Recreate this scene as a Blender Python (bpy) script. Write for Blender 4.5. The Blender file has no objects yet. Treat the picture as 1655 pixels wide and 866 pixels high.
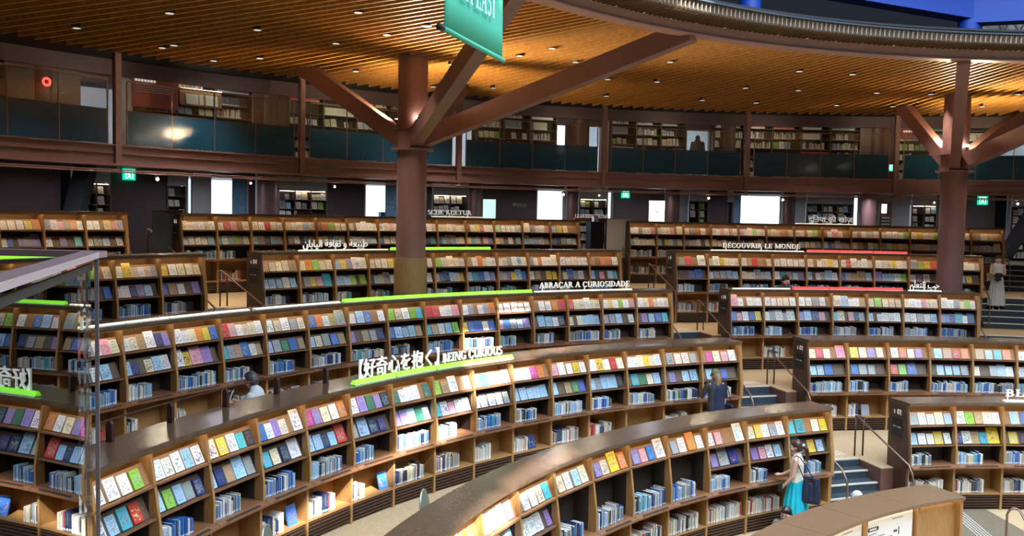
import bpy, bmesh, math, random
import mathutils
from mathutils import Vector, Matrix
from math import sin, cos, pi, radians as rad, degrees as deg, asin, atan2, hypot, sqrt

SC = bpy.context.scene
COL = SC.collection
RNG = random.Random(7)

# ------------------------------------------------------------------ camera, world, lights, exposure
Z0 = 6.37                                   # eye height above the lowest floor
EYE = Vector((-10.287, -6.133, Z0))
PITCH, ROLL, FPX = 0.0575, 0.0197, 1467.1
cam = bpy.data.cameras.new('camera'); camo = bpy.data.objects.new('camera', cam); COL.objects.link(camo)
_c, _s, _C, _S = cos(PITCH), sin(PITCH), cos(ROLL), sin(ROLL)
_right = Vector((_C, _S*_s, _S*_c)); _fwd = Vector((0, _c, -_s)); _up = Vector((-_S, _C*_s, _C*_c))
_m = Matrix((( _right.x, _up.x, -_fwd.x, EYE.x), (_right.y, _up.y, -_fwd.y, EYE.y), (_right.z, _up.z, -_fwd.z, EYE.z), (0, 0, 0, 1)))
camo.matrix_world = _m
cam.sensor_width = 36; cam.lens = 36*FPX/1655; cam.clip_start = .05; cam.clip_end = 300
SC.camera = camo
SC.view_settings.view_transform = 'Standard'
try: SC.view_settings.look = 'None'
except Exception: pass
SC.view_settings.gamma = 1; SC.view_settings.use_curve_mapping = False
SC.view_settings.exposure = 0.1
SC.cycles.use_denoising = True
SC.cycles.max_bounces = 7; SC.cycles.diffuse_bounces = 4; SC.cycles.glossy_bounces = 4; SC.cycles.transmission_bounces = 6
SC.cycles.sample_clamp_indirect = 6; SC.cycles.caustics_reflective = False; SC.cycles.caustics_refractive = False

W = bpy.data.worlds.new('daylight'); SC.world = W; W.use_nodes = True
bg = W.node_tree.nodes['Background']; bg.inputs[0].default_value = (.80, .91, 1, 1); bg.inputs[1].default_value = 3.0

def light(name, kind, loc, energy, color=(1, 1, 1), target=None, **kw):
    l = bpy.data.lights.new(name, kind); l.energy = energy; l.color = color
    for k, v in kw.items(): setattr(l, k, v)
    o = bpy.data.objects.new(name, l); COL.objects.link(o); o.location = loc
    if target is not None:
        o.rotation_euler = (Vector(target)-Vector(loc)).to_track_quat('-Z', 'Y').to_euler()
    return o
SUN_DIR = Vector((-.36, .62, -.70)).normalized()
sun = light('sun', 'SUN', (0, 0, 40), 24.0, (1, .95, .86), angle=rad(.6))
sun.rotation_euler = SUN_DIR.to_track_quat('-Z', 'Y').to_euler()
light('skylight', 'AREA', (0, 0, Z0+11.8), 13500, (.74, .87, 1), (0, 0, 0), shape='DISK', size=25)
for _a in range(0, 360, 24):                 # downlights of the upper gallery, R 31, and of the aisle below it
    light('gallery_light', 'AREA', (30.5*sin(rad(_a)), 30.5*cos(rad(_a)), Z0+3.4), 25, (1, .86, .7), (30.5*sin(rad(_a)), 30.5*cos(rad(_a)), 0), shape='DISK', size=.5) if -70 < (_a if _a < 180 else _a-360) < 40 else None
for _a in range(-66, 31, 8):               # soft ceiling lights of the aisle under the gallery
    light('aisle_light', 'AREA', (28.6*sin(rad(_a)), 28.6*cos(rad(_a)), Z0+.93), 38, (.86, .88, 1), (28.6*sin(rad(_a)), 28.6*cos(rad(_a)), 0), shape='DISK', size=.7)
    light('gallery_front_light', 'AREA', (25.9*sin(rad(_a)), 25.9*cos(rad(_a)), Z0+3.5), 11, (1, .82, .60), (27.6*sin(rad(_a)), 27.6*cos(rad(_a)), Z0+1.6), shape='DISK', size=.4)
BLUE_LIGHTS = [(-4, 9, Z0+7.5), (3, 12, Z0+8)]
for p in BLUE_LIGHTS: light('dome_blue_light', 'AREA', p, 130, (.02, .16, 1), (p[0]*1.8, p[1]*1.8+2, Z0+6.5), size=2)

# ------------------------------------------------------------------ geometry of the round hall
RR = dict(A=25.66, B=21.22, C=18.17, D=14.90, E=11.55, F=8.44)
HH = dict(A=6.222, B=5.397, C=4.505, D=3.63, E=2.851, F=2.085)     # underside of the counter tops
FL = {k: HH[k]-2.08 for k in HH}; FL['G'] = FL['A']+.85
TIERS = 'ABCDEF'
def P(R, az, z=0.0):
    a = rad(az); return Vector((R*sin(a), R*cos(a), z))

# ------------------------------------------------------------------ materials
def new_mat(name):
    m = bpy.data.materials.new(name); m.use_nodes = True
    nt = m.node_tree; return m, nt, nt.nodes['Principled BSDF']
def plain(name, col, rough=.5, metal=0, spec=.5, emit=None, estr=0, alpha=1, trans=0, ior=1.45):
    m, nt, b = new_mat(name)
    b.inputs['Base Color'].default_value = (*col, 1); b.inputs['Roughness'].default_value = rough
    b.inputs['Metallic'].default_value = metal; b.inputs['Specular IOR Level'].default_value = spec
    b.inputs['IOR'].default_value = ior
    if trans: b.inputs['Transmission Weight'].default_value = trans
    if emit: b.inputs['Emission Color'].default_value = (*emit, 1); b.inputs['Emission Strength'].default_value = estr
    return m
def noisy(name, c1, c2, rough=.5, scale=6, stretch=(1, 1, 1), spec=.5, coord='Object', detail=4, bump=0, rr=None, metal=0):
    m, nt, b = new_mat(name); N = nt.nodes; L = nt.links
    tc = N.new('ShaderNodeTexCoord'); mp = N.new('ShaderNodeMapping'); mp.inputs['Scale'].default_value = stretch
    n = N.new('ShaderNodeTexNoise'); n.inputs['Scale'].default_value = scale; n.inputs['Detail'].default_value = detail
    r = N.new('ShaderNodeValToRGB'); r.color_ramp.elements[0].position = .3; r.color_ramp.elements[1].position = .7
    r.color_ramp.elements[0].color = (*c1, 1); r.color_ramp.elements[1].color = (*c2, 1)
    L.new(tc.outputs[coord], mp.inputs[0]); L.new(mp.outputs[0], n.inputs['Vector']); L.new(n.outputs[0], r.inputs[0]); L.new(r.outputs[0], b.inputs['Base Color'])
    b.inputs['Roughness'].default_value = rough; b.inputs['Specular IOR Level'].default_value = spec; b.inputs['Metallic'].default_value = metal
    if rr:
        mr = N.new('ShaderNodeMapRange'); mr.inputs[3].default_value = rr[0]; mr.inputs[4].default_value = rr[1]
        L.new(n.outputs[0], mr.inputs[0]); L.new(mr.outputs[0], b.inputs['Roughness'])
    if bump:
        bp = N.new('ShaderNodeBump'); bp.inputs['Strength'].default_value = bump; bp.inputs['Distance'].default_value = .02
        L.new(n.outputs[0], bp.inputs['Height']); L.new(bp.outputs[0], b.inputs['Normal'])
    return m
M = {}
M['oak'] = noisy('oak veneer', (.30, .155, .052), (.43, .235, .085), .5, 5, (14, 14, 1.2))
M['walnut'] = noisy('dark stained top', (.075, .046, .030), (.115, .073, .048), .22, 6, (1.5, 9, 1), spec=.6)
M['topF'] = noisy('brown counter top', (.150, .088, .046), (.205, .122, .066), .36, 6, (1.5, 9, 1))
M['clad'] = noisy('golden wood cladding', (.25, .155, .065), (.32, .205, .09), .45, 4, (8, 8, 1))
M['ledge'] = noisy('reddish ledge wood', (.17, .075, .035), (.25, .115, .055), .4, 5, (1.5, 12, 1))
M['inner'] = noisy('smoked lining', (.030, .021, .017), (.055, .038, .028), .6, 5, (14, 14, 1.2))
M['rackwood'] = noisy('rack wood', (.25, .125, .055), (.33, .17, .075), .5, 5, (2, 10, 10))
M['rackdark'] = noisy('dark rack', (.10, .065, .045), (.15, .095, .06), .5, 5, (2, 10, 10))
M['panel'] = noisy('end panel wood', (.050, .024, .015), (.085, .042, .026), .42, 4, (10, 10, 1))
M['steel'] = noisy('purple brown steel', (.20, .105, .102), (.23, .125, .12), .36, 1.2)
M['sidewall'] = noisy('brown stair side', (.13, .060, .045), (.17, .080, .060), .45, 1)
M['ringsteel'] = noisy('ring beam paint', (.34, .20, .18), (.38, .225, .20), .4, 1.2)  # same steel paint, lightened to carry the daylight on the ring
M['slatdark'] = noisy('dark inner slats', (.11, .065, .035), (.16, .095, .05), .5, 3)  # slat wood darkened in place of the shade inside the ring beam
M['steeldark'] = noisy('dark purple wall', (.060, .032, .034), (.085, .046, .047), .6, .7)
M['wallred'] = noisy('brown wall panel', (.070, .026, .018), (.105, .040, .028), .5, .8)
M['rail'] = plain('rail bronze', (.24, .15, .12), .32, .6)
M['raildark'] = plain('dark bronze', (.07, .035, .03), .35, .4)
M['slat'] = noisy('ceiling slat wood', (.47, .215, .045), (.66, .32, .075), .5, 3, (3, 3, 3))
M['fin'] = plain('pale slat ends', (.26, .21, .16), .7)
M['black'] = plain('matt black', (.012, .012, .014), .7)
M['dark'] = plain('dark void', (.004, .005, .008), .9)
M['carpet'] = noisy('beige carpet', (.46, .33, .19), (.56, .41, .25), .95, 30, spec=.1)
M['carpetgrey'] = noisy('grey aisle carpet', (.17, .135, .095), (.21, .17, .12), .95, 30, spec=.1)
M['riser'] = noisy('blue grey carpet', (.035, .048, .062), (.055, .070, .085), .9, 30, spec=.1)
M['nosing'] = plain('pale nosing', (.62, .58, .50), .6)
M['white'] = plain('white paint', (.80, .80, .79), .5)
M['greywall'] = noisy('pale grey wall', (.42, .43, .46), (.50, .51, .54), .7, .6)
M['pages'] = plain('paper edge', (.78, .74, .66), .8)
M['plasticblack'] = plain('black book end', (.015, .015, .018), .35)
M['letter'] = plain('white acrylic lettering', (.86, .86, .84), .4, emit=(1, 1, .95), estr=.35)  # emission added to lift the lettering, which is no lamp
M['strip'] = plain('warm light strip', (.9, .8, .6), .5, emit=(1, .80, .56), estr=8)
M['bar_green'] = plain('green light bar', (.2, .8, .05), .4, emit=(.30, 1, .03), estr=1.15)
M['bar_red'] = plain('red light bar', (.8, .05, .04), .4, emit=(1, .05, .05), estr=1.3)
M['bar_white'] = plain('white light bar', (.9, .85, .75), .4, emit=(1, .88, .66), estr=1.1)
M['lamp'] = plain('lamp lens', (1, 1, 1), .3, emit=(1, .90, .68), estr=60)
M['lampdim'] = plain('dim downlight', (1, 1, 1), .3, emit=(1, .93, .82), estr=.55)
M['bluepaint'] = plain('blue dome steel', (.002, .040, .26), .5)  # blue lighting of the dome put into the steel's base colour
M['exit'] = plain('exit sign green', (.02, .5, .25), .4, emit=(.0, .75, .42), estr=1.0)
M['exitw'] = plain('exit sign white', (.9, 1, .95), .4, emit=(.8, 1, .9), estr=1.5)
M['redglow'] = plain('red alarm lamp', (.8, .05, .03), .4, emit=(1, .04, .03), estr=5)
M['maroon'] = plain('maroon sign board', (.26, .045, .055), .5)
M['bluemesh'] = noisy('blue window screen', (.12, .26, .45), (.2, .42, .62), .5, 12)
def glass(name, tint, mixf, rough=.0, extra=None):
    """thin pane: tinted see-through with a Fresnel reflection"""
    m = bpy.data.materials.new(name); m.use_nodes = True; nt = m.node_tree; N = nt.nodes; L = nt.links
    N.remove(N['Principled BSDF']); out = N['Material Output']
    tr = N.new('ShaderNodeBsdfTransparent'); tr.inputs[0].default_value = (*tint, 1)
    gl = N.new('ShaderNodeBsdfGlossy'); gl.inputs['Roughness'].default_value = rough; gl.inputs[0].default_value = (*(extra or (1, 1, 1)), 1)
    fr = N.new('ShaderNodeFresnel'); fr.inputs[0].default_value = 1.5
    ad = N.new('ShaderNodeMath'); ad.operation = 'MULTIPLY_ADD'; ad.inputs[1].default_value = mixf; ad.inputs[2].default_value = 0.0; ad.use_clamp = True
    mx = N.new('ShaderNodeMixShader')
    L.new(fr.outputs[0], ad.inputs[0]); L.new(ad.outputs[0], mx.inputs[0]); L.new(tr.outputs[0], mx.inputs[1]); L.new(gl.outputs[0], mx.inputs[2]); L.new(mx.outputs[0], out.inputs[0])
    return m
M['glass'] = glass('clear glass', (.90, .95, .95), 1.0)
M['glassnear'] = glass('clear rail glass', (.86, .92, .92), 1.0)
def film(name, base, alpha):
    m, nt, b = new_mat(name); N = nt.nodes; L = nt.links
    b.inputs['Base Color'].default_value = (*base, 1); b.inputs['Roughness'].default_value = .12; b.inputs['Specular IOR Level'].default_value = .7
    b.inputs['Alpha'].default_value = alpha; return m
M['film'] = film('dark blue glass film', (.012, .065, .130), .93)

def cover_mat(name, src, spine=False):
    m, nt, b = new_mat(name); N = nt.nodes; L = nt.links
    def mth(op, a, bb=None, clamp=False, c=None):
        n = N.new('ShaderNodeMath'); n.operation = op; n.use_clamp = clamp
        for i, v in enumerate((a, bb, c)):
            if v is None: continue
            if isinstance(v, (int, float)): n.inputs[i].default_value = v
            else: L.new(v, n.inputs[i])
        return n.outputs[0]
    uv = N.new('ShaderNodeUVMap').outputs[0]; sx = N.new('ShaderNodeSeparateXYZ'); L.new(uv, sx.inputs[0]); u, v = sx.outputs[0], sx.outputs[1]
    if src == 'obj':
        oi = N.new('ShaderNodeObjectInfo'); col = oi.outputs['Color']; rnd = oi.outputs['Random']
    else:
        at = N.new('ShaderNodeAttribute'); at.attribute_name = 'col'; col = at.outputs['Color']
        a2 = N.new('ShaderNodeAttribute'); a2.attribute_name = 'rnd'; rnd = a2.outputs['Fac']
    cx = N.new('ShaderNodeCombineXYZ'); L.new(mth('MULTIPLY', rnd, 91.7), cx.inputs[2])
    L.new(mth('MULTIPLY', u, 1.0 if spine else 3.0), cx.inputs[0]); L.new(mth('MULTIPLY', v, 9.0 if spine else 4.0), cx.inputs[1])
    n = N.new('ShaderNodeTexNoise'); n.inputs['Scale'].default_value = 2.2; n.inputs['Detail'].default_value = 3; L.new(cx.outputs[0], n.inputs['Vector'])
    mask = mth('MULTIPLY', mth('SUBTRACT', n.outputs[0], .50), 14, True)
    hs = N.new('ShaderNodeCombineHSV'); hs.inputs[0].default_value = 0
    L.new(mth('FRACT', mth('MULTIPLY', rnd, 7.31)), hs.inputs[0]); L.new(mth('FRACT', mth('MULTIPLY', rnd, 13.7)), hs.inputs[1])
    L.new(mth('ADD', mth('MULTIPLY', mth('FRACT', mth('MULTIPLY', rnd, 29.1)), .4), .08), hs.inputs[2])
    def band(x, lo, hi):
        return mth('MULTIPLY', mth('GREATER_THAN', x, lo), mth('LESS_THAN', x, hi))
    if not spine:
        win = mth('MULTIPLY', band(v, .12, .70), band(u, .10, .90))
        strength = mth('ADD', mth('MULTIPLY', mth('FRACT', mth('MULTIPLY', rnd, 3.77)), .60), .35)
        fac = mth('MULTIPLY', mth('MULTIPLY', mask, win), strength)
        wv = N.new('ShaderNodeTexNoise'); wv.inputs['Scale'].default_value = 1
        c2 = N.new('ShaderNodeCombineXYZ'); L.new(mth('MULTIPLY', u, 14), c2.inputs[0]); L.new(mth('MULTIPLY', v, 22), c2.inputs[1]); L.new(mth('MULTIPLY', rnd, 40), c2.inputs[2]); L.new(c2.outputs[0], wv.inputs['Vector'])
        title = mth('MULTIPLY', mth('MULTIPLY', mth('GREATER_THAN', wv.outputs[0], .52), band(v, .76, .91)), band(u, .14, .86))
        fac = mth('MAXIMUM', fac, mth('MULTIPLY', title, .75))
    else:
        fac = mth('MULTIPLY', mth('MULTIPLY', mask, band(v, .3, .92)), .55)
    mx = N.new('ShaderNodeMix'); mx.data_type = 'RGBA'; L.new(fac, mx.inputs[0]); L.new(col, mx.inputs[6]); L.new(hs.outputs[0], mx.inputs[7])
    res = mx.outputs[2]
    if not spine:
        n3 = N.new('ShaderNodeTexNoise'); n3.inputs['Scale'].default_value = 1.7; n3.inputs['Detail'].default_value = 1
        c3 = N.new('ShaderNodeCombineXYZ'); L.new(mth('MULTIPLY', u, 3.5), c3.inputs[0]); L.new(mth('MULTIPLY', v, 4.5), c3.inputs[1]); L.new(mth('MULTIPLY', rnd, 57.3), c3.inputs[2]); L.new(c3.outputs[0], n3.inputs['Vector'])
        h3 = N.new('ShaderNodeCombineHSV'); L.new(mth('FRACT', mth('MULTIPLY', rnd, 19.9)), h3.inputs[0]); h3.inputs[1].default_value = .55; L.new(mth('ADD', mth('MULTIPLY', mth('FRACT', mth('MULTIPLY', rnd, 5.3)), .6), .12), h3.inputs[2])
        m3 = N.new('ShaderNodeMix'); m3.data_type = 'RGBA'; L.new(mth('MULTIPLY', mth('MULTIPLY', mth('SUBTRACT', n3.outputs[0], .56), 16, True), mth('MULTIPLY', win, .7)), m3.inputs[0]); L.new(res, m3.inputs[6]); L.new(h3.outputs[0], m3.inputs[7]); res = m3.outputs[2]
    if spine:
        m2 = N.new('ShaderNodeMix'); m2.data_type = 'RGBA'; L.new(mth('MULTIPLY', band(v, .05, .17), .8), m2.inputs[0]); L.new(res, m2.inputs[6]); m2.inputs[7].default_value = (.75, .76, .78, 1)
        res = m2.outputs[2]
    L.new(res, b.inputs['Base Color']); b.inputs['Roughness'].default_value = .28 if not spine else .33
    b.inputs['Specular IOR Level'].default_value = .55
    return m
M['cover_o'] = cover_mat('book cover', 'obj'); M['spine_o'] = cover_mat('book spine', 'obj', True)
M['cover_a'] = cover_mat('book covers', 'attr'); M['spine_a'] = cover_mat('book spines', 'attr', True)

# ------------------------------------------------------------------ mesh helpers
class MB:
    """collects faces; build() links them as one mesh object"""
    def __init__(s): s.v = []; s.f = []; s.mi = []; s.sm = []; s.mats = []; s.col = []; s.rnd = []; s.uv = []
    def mat(s, m):
        if m not in s.mats: s.mats.append(m)
        return s.mats.index(m)
    def add(s, vs, fs, m, smooth=False, col=None, rnd=0, uvs=None):
        o = len(s.v); s.v += [tuple(v) for v in vs]; k = s.mat(m)
        for i, f in enumerate(fs):
            s.f.append([o+j for j in f]); s.mi.append(k); s.sm.append(smooth)
            s.col.append(col or (1, 1, 1)); s.rnd.append(rnd); s.uv.append(uvs[i] if uvs else None)
    def obox(s, o, ex, ey, ez, m, **kw):
        """box from corner o along three edge vectors"""
        o, ex, ey, ez = map(Vector, (o, ex, ey, ez))
        vs = [o, o+ex, o+ex+ey, o+ey, o+ez, o+ez+ex, o+ez+ex+ey, o+ez+ey]
        s.add(vs, [(0, 3, 2, 1), (4, 5, 6, 7), (0, 1, 5, 4), (1, 2, 6, 5), (2, 3, 7, 6), (3, 0, 4, 7)], m, **kw)
    def box(s, x0, x1, y0, y1, z0, z1, m, **kw): s.obox((x0, y0, z0), (x1-x0, 0, 0), (0, y1-y0, 0), (0, 0, z1-z0), m, **kw)
    def prism(s, pts, ax, t, m, **kw):
        """polygon pts (3-D) extruded by vector t"""
        n = len(pts); pts = [Vector(p) for p in pts]; t = Vector(t)
        vs = pts+[p+t for p in pts]
        fs = [tuple(range(n-1, -1, -1)), tuple(range(n, 2*n))]+[(i, (i+1) % n, n+(i+1) % n, n+i) for i in range(n)]
        s.add(vs, fs, m, **kw)
    def arc(s, prof, a0, a1, m, step=1.0, caps=True, smooth=False, gaps=None):
        """closed profile [(R,z)] swept between azimuths"""
        n = max(1, int(math.ceil(abs(a1-a0)/step))); k = len(prof); vs = []
        for i in range(n+1):
            a = a0+(a1-a0)*i/n
            vs += [P(R, a, z) for R, z in prof]
        fs = []
        for i in range(n):
            for j in range(k):
                fs.append((i*k+j, i*k+(j+1) % k, (i+1)*k+(j+1) % k, (i+1)*k+j))
        if caps: fs += [tuple(range(k-1, -1, -1)), tuple(range(n*k, n*k+k))]
        s.add(vs, fs, m, smooth=smooth)
    def tube(s, pts, r, m, seg=8, caps=True):
        pts = [Vector(p) for p in pts]; n = len(pts); vs = []; ref = None
        for i, p in enumerate(pts):
            d = (pts[min(i+1, n-1)]-pts[max(i-1, 0)]).normalized()
            if ref is None: ref = Vector((0, 0, 1)) if abs(d.z) < .9 else Vector((1, 0, 0))
            u = d.cross(ref).normalized(); w = u.cross(d).normalized(); ref = w
            rr = r[i] if isinstance(r, (list, tuple)) else r
            vs += [p+(u*cos(2*pi*j/seg)+w*sin(2*pi*j/seg))*rr for j in range(seg)]
        fs = [(i*seg+j, i*seg+(j+1) % seg, (i+1)*seg+(j+1) % seg, (i+1)*seg+j) for i in range(n-1) for j in range(seg)]
        if caps: fs += [tuple(range(seg-1, -1, -1)), tuple(range((n-1)*seg, n*seg))]
        s.add(vs, fs, m, smooth=True)
    def cyl(s, p, r, h, m, seg=24, smooth=True, r2=None):
        p = Vector(p); r2 = r if r2 is None else r2
        vs = [p+Vector((r*cos(2*pi*j/seg), r*sin(2*pi*j/seg), 0)) for j in range(seg)]+[p+Vector((r2*cos(2*pi*j/seg), r2*sin(2*pi*j/seg), h)) for j in range(seg)]
        s.add(vs, [(j, (j+1) % seg, seg+(j+1) % seg, seg+j) for j in range(seg)], m, smooth=smooth)
        s.add(vs, [tuple(range(seg-1, -1, -1)), tuple(range(seg, 2*seg))], m)
    def mesh(s, name):
        me = bpy.data.meshes.new(name); me.from_pydata(s.v, [], s.f)
        for m in s.mats: me.materials.append(m)
        me.polygons.foreach_set('material_index', s.mi); me.polygons.foreach_set('use_smooth', s.sm)
        if any(u is not None for u in s.uv):
            ul = me.uv_layers.new(name='UVMap'); buf = []
            for f, u in zip(s.f, s.uv):
                u = u or [(.5, .02)]*len(f)
                for q in u: buf += q
            ul.data.foreach_set('uv', buf)
            ca = me.color_attributes.new('col', 'FLOAT_COLOR', 'CORNER'); cb = []
            ra = me.attributes.new('rnd', 'FLOAT', 'FACE')
            for f, c in zip(s.f, s.col): cb += [c[0], c[1], c[2], 1]*len(f)
            ca.data.foreach_set('color', cb); ra.data.foreach_set('value', s.rnd)
        me.update(); return me
    def build(s, name, parent=None, loc=None, rz=0):
        o = bpy.data.objects.new(name, s.mesh(name)); COL.objects.link(o)
        if parent is not None: o.parent = parent
        if loc is not None: o.location = loc
        o.rotation_euler = (0, 0, rz); return o

SHORT = []
def tag(o, label=None, cat=None, group=None, kind=None):
    if label:
        import re
        if len(re.findall(r"[A-Za-z0-9][A-Za-z0-9'\u2019-]*", label)) > 16: SHORT.append(label)
    if label: o['label'] = label
    if cat: o['category'] = cat
    if group: o['group'] = group
    if kind: o['kind'] = kind
    return o
def empty(name, loc=(0, 0, 0), rz=0, parent=None):
    o = bpy.data.objects.new(name, None); COL.objects.link(o); o.location = loc; o.rotation_euler = (0, 0, rz)
    if parent is not None: o.parent = parent
    return o
def struct(o): o['kind'] = 'structure'; return o
def link_copy(o, parent, loc=None, rz=None):
    c = o.copy(); COL.objects.link(c); c.parent = parent
    if loc is not None: c.location = loc
    if rz is not None: c.rotation_euler = (0, 0, rz)
    return c

# ------------------------------------------------------------------ lettering: a small roman alphabet drawn with thick and thin strokes
def glyph(ch):
    """list of polygons in a box of cap height 1; returns (polys, advance)"""
    T, t, s = .15, .06, .05
    polys = []
    def rect(x0, y0, x1, y1): polys.append([(x0, y0), (x1, y0), (x1, y1), (x0, y1)])
    def bar(x0, y0, x1, y1, w):
        polys.append([(x0-w/2, y0), (x0+w/2, y0), (x1+w/2, y1), (x1-w/2, y1)])
    def serif(x, y, w=.32): rect(x-w/2, y if y < .5 else y-s, x+w/2, y+s if y < .5 else y)
    def stem(x, w=T, y0=0, y1=1, sf=True):
        rect(x-w/2, y0, x+w/2, y1)
        if sf: serif(x, 0); serif(x, 1)
    def arc(cx, cy, rx, ry, a0, a1, wx=T, wy=t, n=14):
        for i in range(n):
            q = []
            for a in (a0+(a1-a0)*i/n, a0+(a1-a0)*(i+1)/n):
                r = rad(a); q.append((cx+rx*cos(r), cy+ry*sin(r))); q.append((cx+(rx-wx)*cos(r), cy+(ry-wy)*sin(r)))
            polys.append([q[0], q[2], q[3], q[1]])
    adv = .8
    if ch == ' ': return [], .42
    if ch == 'I': stem(.2); adv = .42
    elif ch == 'L': stem(.2); rect(.2, 0, .66, t); rect(.62, 0, .67, .28); adv = .74
    elif ch in 'EÉ':
        stem(.2); rect(.2, 0, .66, t); rect(.62, 0, .67, .26); rect(.2, .94, .64, 1); rect(.6, .76, .65, 1); rect(.2, .48, .5, .54); rect(.47, .4, .52, .62); adv = .76
        if ch == 'É': bar(.36, 1.06, .5, 1.25, .1)
    elif ch == 'F': stem(.2); rect(.2, .94, .64, 1); rect(.6, .76, .65, 1); rect(.2, .46, .5, .52); adv = .7
    elif ch == 'T': stem(.4); serif(.4, 0); rect(.04, .94, .76, 1); rect(.03, .76, .08, 1); rect(.72, .76, .77, 1); adv = .82
    elif ch == 'H': stem(.2); stem(.78); rect(.2, .47, .78, .53); adv = .98
    elif ch == 'N': stem(.18, t); stem(.84, t); bar(.22, 1, .80, 0, .17); adv = 1.02
    elif ch == 'M': stem(.16, t); stem(.98, T); bar(.2, 1, .56, .04, .16); bar(.96, 1, .58, .04, .07); adv = 1.16
    elif ch == 'A':
        bar(.12, 0, .44, 1, .06); bar(.78, 0, .44, 1, .16); rect(.22, .3, .66, .36); serif(.12, 0, .26); serif(.78, 0, .3); adv = .9
    elif ch == 'V': bar(.14, 1, .44, 0, .16); bar(.76, 1, .46, 0, .06); serif(.14, 1, .3); serif(.76, 1, .26); adv = .88
    elif ch == 'Z': rect(.08, .94, .66, 1); rect(.08, 0, .68, t); bar(.14, 0, .6, 1, .15); adv = .74
    elif ch == 'K': stem(.2); bar(.3, .42, .66, 1, .06); bar(.74, 0, .36, .56, .16); serif(.66, 1, .26); serif(.74, 0, .28); adv = .88
    elif ch in 'OQ0': arc(.46, .5, .40 if ch != '0' else .32, .52, 0, 360); adv = .94
    elif ch in 'CÇG':
        arc(.46, .5, .40, .52, 40, 320); rect(.70, .68, .75, .95)
        if ch == 'G': rect(.66, .05, .80, .42); serif(.72, .42, .26)
        else: rect(.72, .08, .75, .3)
        if ch == 'Ç': bar(.46, -.2, .5, 0, .1)
        adv = .88
    elif ch == 'D': stem(.2); arc(.3, .5, .52, .5, -90, 90); rect(.2, .94, .32, 1); rect(.2, 0, .32, .06); adv = .92
    elif ch in 'BPR':
        stem(.2); arc(.34, .745, .28, .255, -90, 90, .14); rect(.2, .94, .36, 1); rect(.2, .49, .36, .55); adv = .74
        if ch == 'B': arc(.34, .27, .34, .27, -90, 90, .15); rect(.2, 0, .36, .06); adv = .78
        if ch == 'R': bar(.78, 0, .42, .5, .16); serif(.78, 0, .2); adv = .86
    elif ch == 'U': arc(.47, .36, .33, .38, 180, 360, .13); rect(.14, .36, .28, 1); rect(.74, .36, .80, 1); serif(.21, 1); serif(.77, 1, .26); adv = .94
    elif ch in 'Ss':
        arc(.36, .74, .26, .27, 30, 270, .13, .08); arc(.36, .27, .28, .28, -150, 90, .13, .08); adv = .68
    elif ch == '1': stem(.25); bar(.08, .85, .25, 1, .08); adv = .5
    elif ch == '2': arc(.34, .7, .28, .31, -30, 180, .13, .08); bar(.12, .02, .52, .58, .12); rect(.06, 0, .66, .1); adv = .72
    elif ch == '3': arc(.32, .75, .25, .26, -80, 160, .12, .07); arc(.32, .26, .28, .28, -160, 80, .13, .07); adv = .68
    elif ch == '4': rect(.42, 0, .56, 1); rect(.04, .26, .68, .34); bar(.07, .3, .46, 1, .08); adv = .74
    elif ch == '6': arc(.36, .3, .29, .31, 0, 360, .13, .08); bar(.12, .3, .5, 1, .12); adv = .74
    elif ch == '7': rect(.06, .92, .64, 1); bar(.25, 0, .58, .95, .14); adv = .66
    if ch == 's': polys = [[(x*.72, y*.72) for x, y in p] for p in polys]; adv *= .8
    return polys, adv

def roman(text, h=.16, depth=.02, track=1.0):
    """2-D polygons of a whole line, and its width"""
    out = []; x = 0
    for ch in text:
        ps, adv = glyph(ch)
        for p in ps: out.append([(x+q[0]*h, q[1]*h) for q in p])
        x += adv*h*track
    return out, x
def font_polys(text, size):
    """triangles of a line set in Blender's own font"""
    cu = bpy.data.curves.new('lettering_curve', 'FONT'); cu.body = text; cu.size = size; cu.resolution_u = 3
    o = bpy.data.objects.new('lettering_curve', cu); COL.objects.link(o)
    bpy.context.view_layer.update()
    me = bpy.data.meshes.new_from_object(o.evaluated_get(bpy.context.evaluated_depsgraph_get()))
    polys = [[tuple(me.vertices[i].co[:2]) for i in p.vertices] for p in me.polygons]
    bpy.data.objects.remove(o); bpy.data.meshes.remove(me)
    xs = [q[0] for p in polys for q in p] or [0]
    x0 = min(xs); w = max(xs)-x0
    return [[(q[0]-x0, q[1]) for q in p] for p in polys], w
def letters_on_arc(polys, w, R, a0, a1, z, m, name, parent, depth=.03):
    """bend a line of lettering along the circle R between azimuths a0 and a1 (scaled to fit)"""
    sc = (rad(a1-a0)*R)/w; mb = MB()
    for p in polys:
        area = sum(p[i][0]*p[(i+1) % len(p)][1]-p[(i+1) % len(p)][0]*p[i][1] for i in range(len(p)))
        if area < 0: p = p[::-1]
        n = len(p); f = [P(R, a0+deg(q[0]*sc/R), z+q[1]) for q in p]; b = [P(R+depth, a0+deg(q[0]*sc/R), z+q[1]) for q in p]
        mb.add(f+b, [tuple(range(n)), tuple(range(2*n-1, n-1, -1))]+[(i, n+i, n+(i+1) % n, (i+1) % n) for i in range(n)], m)
    return mb.build(name, parent)
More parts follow.
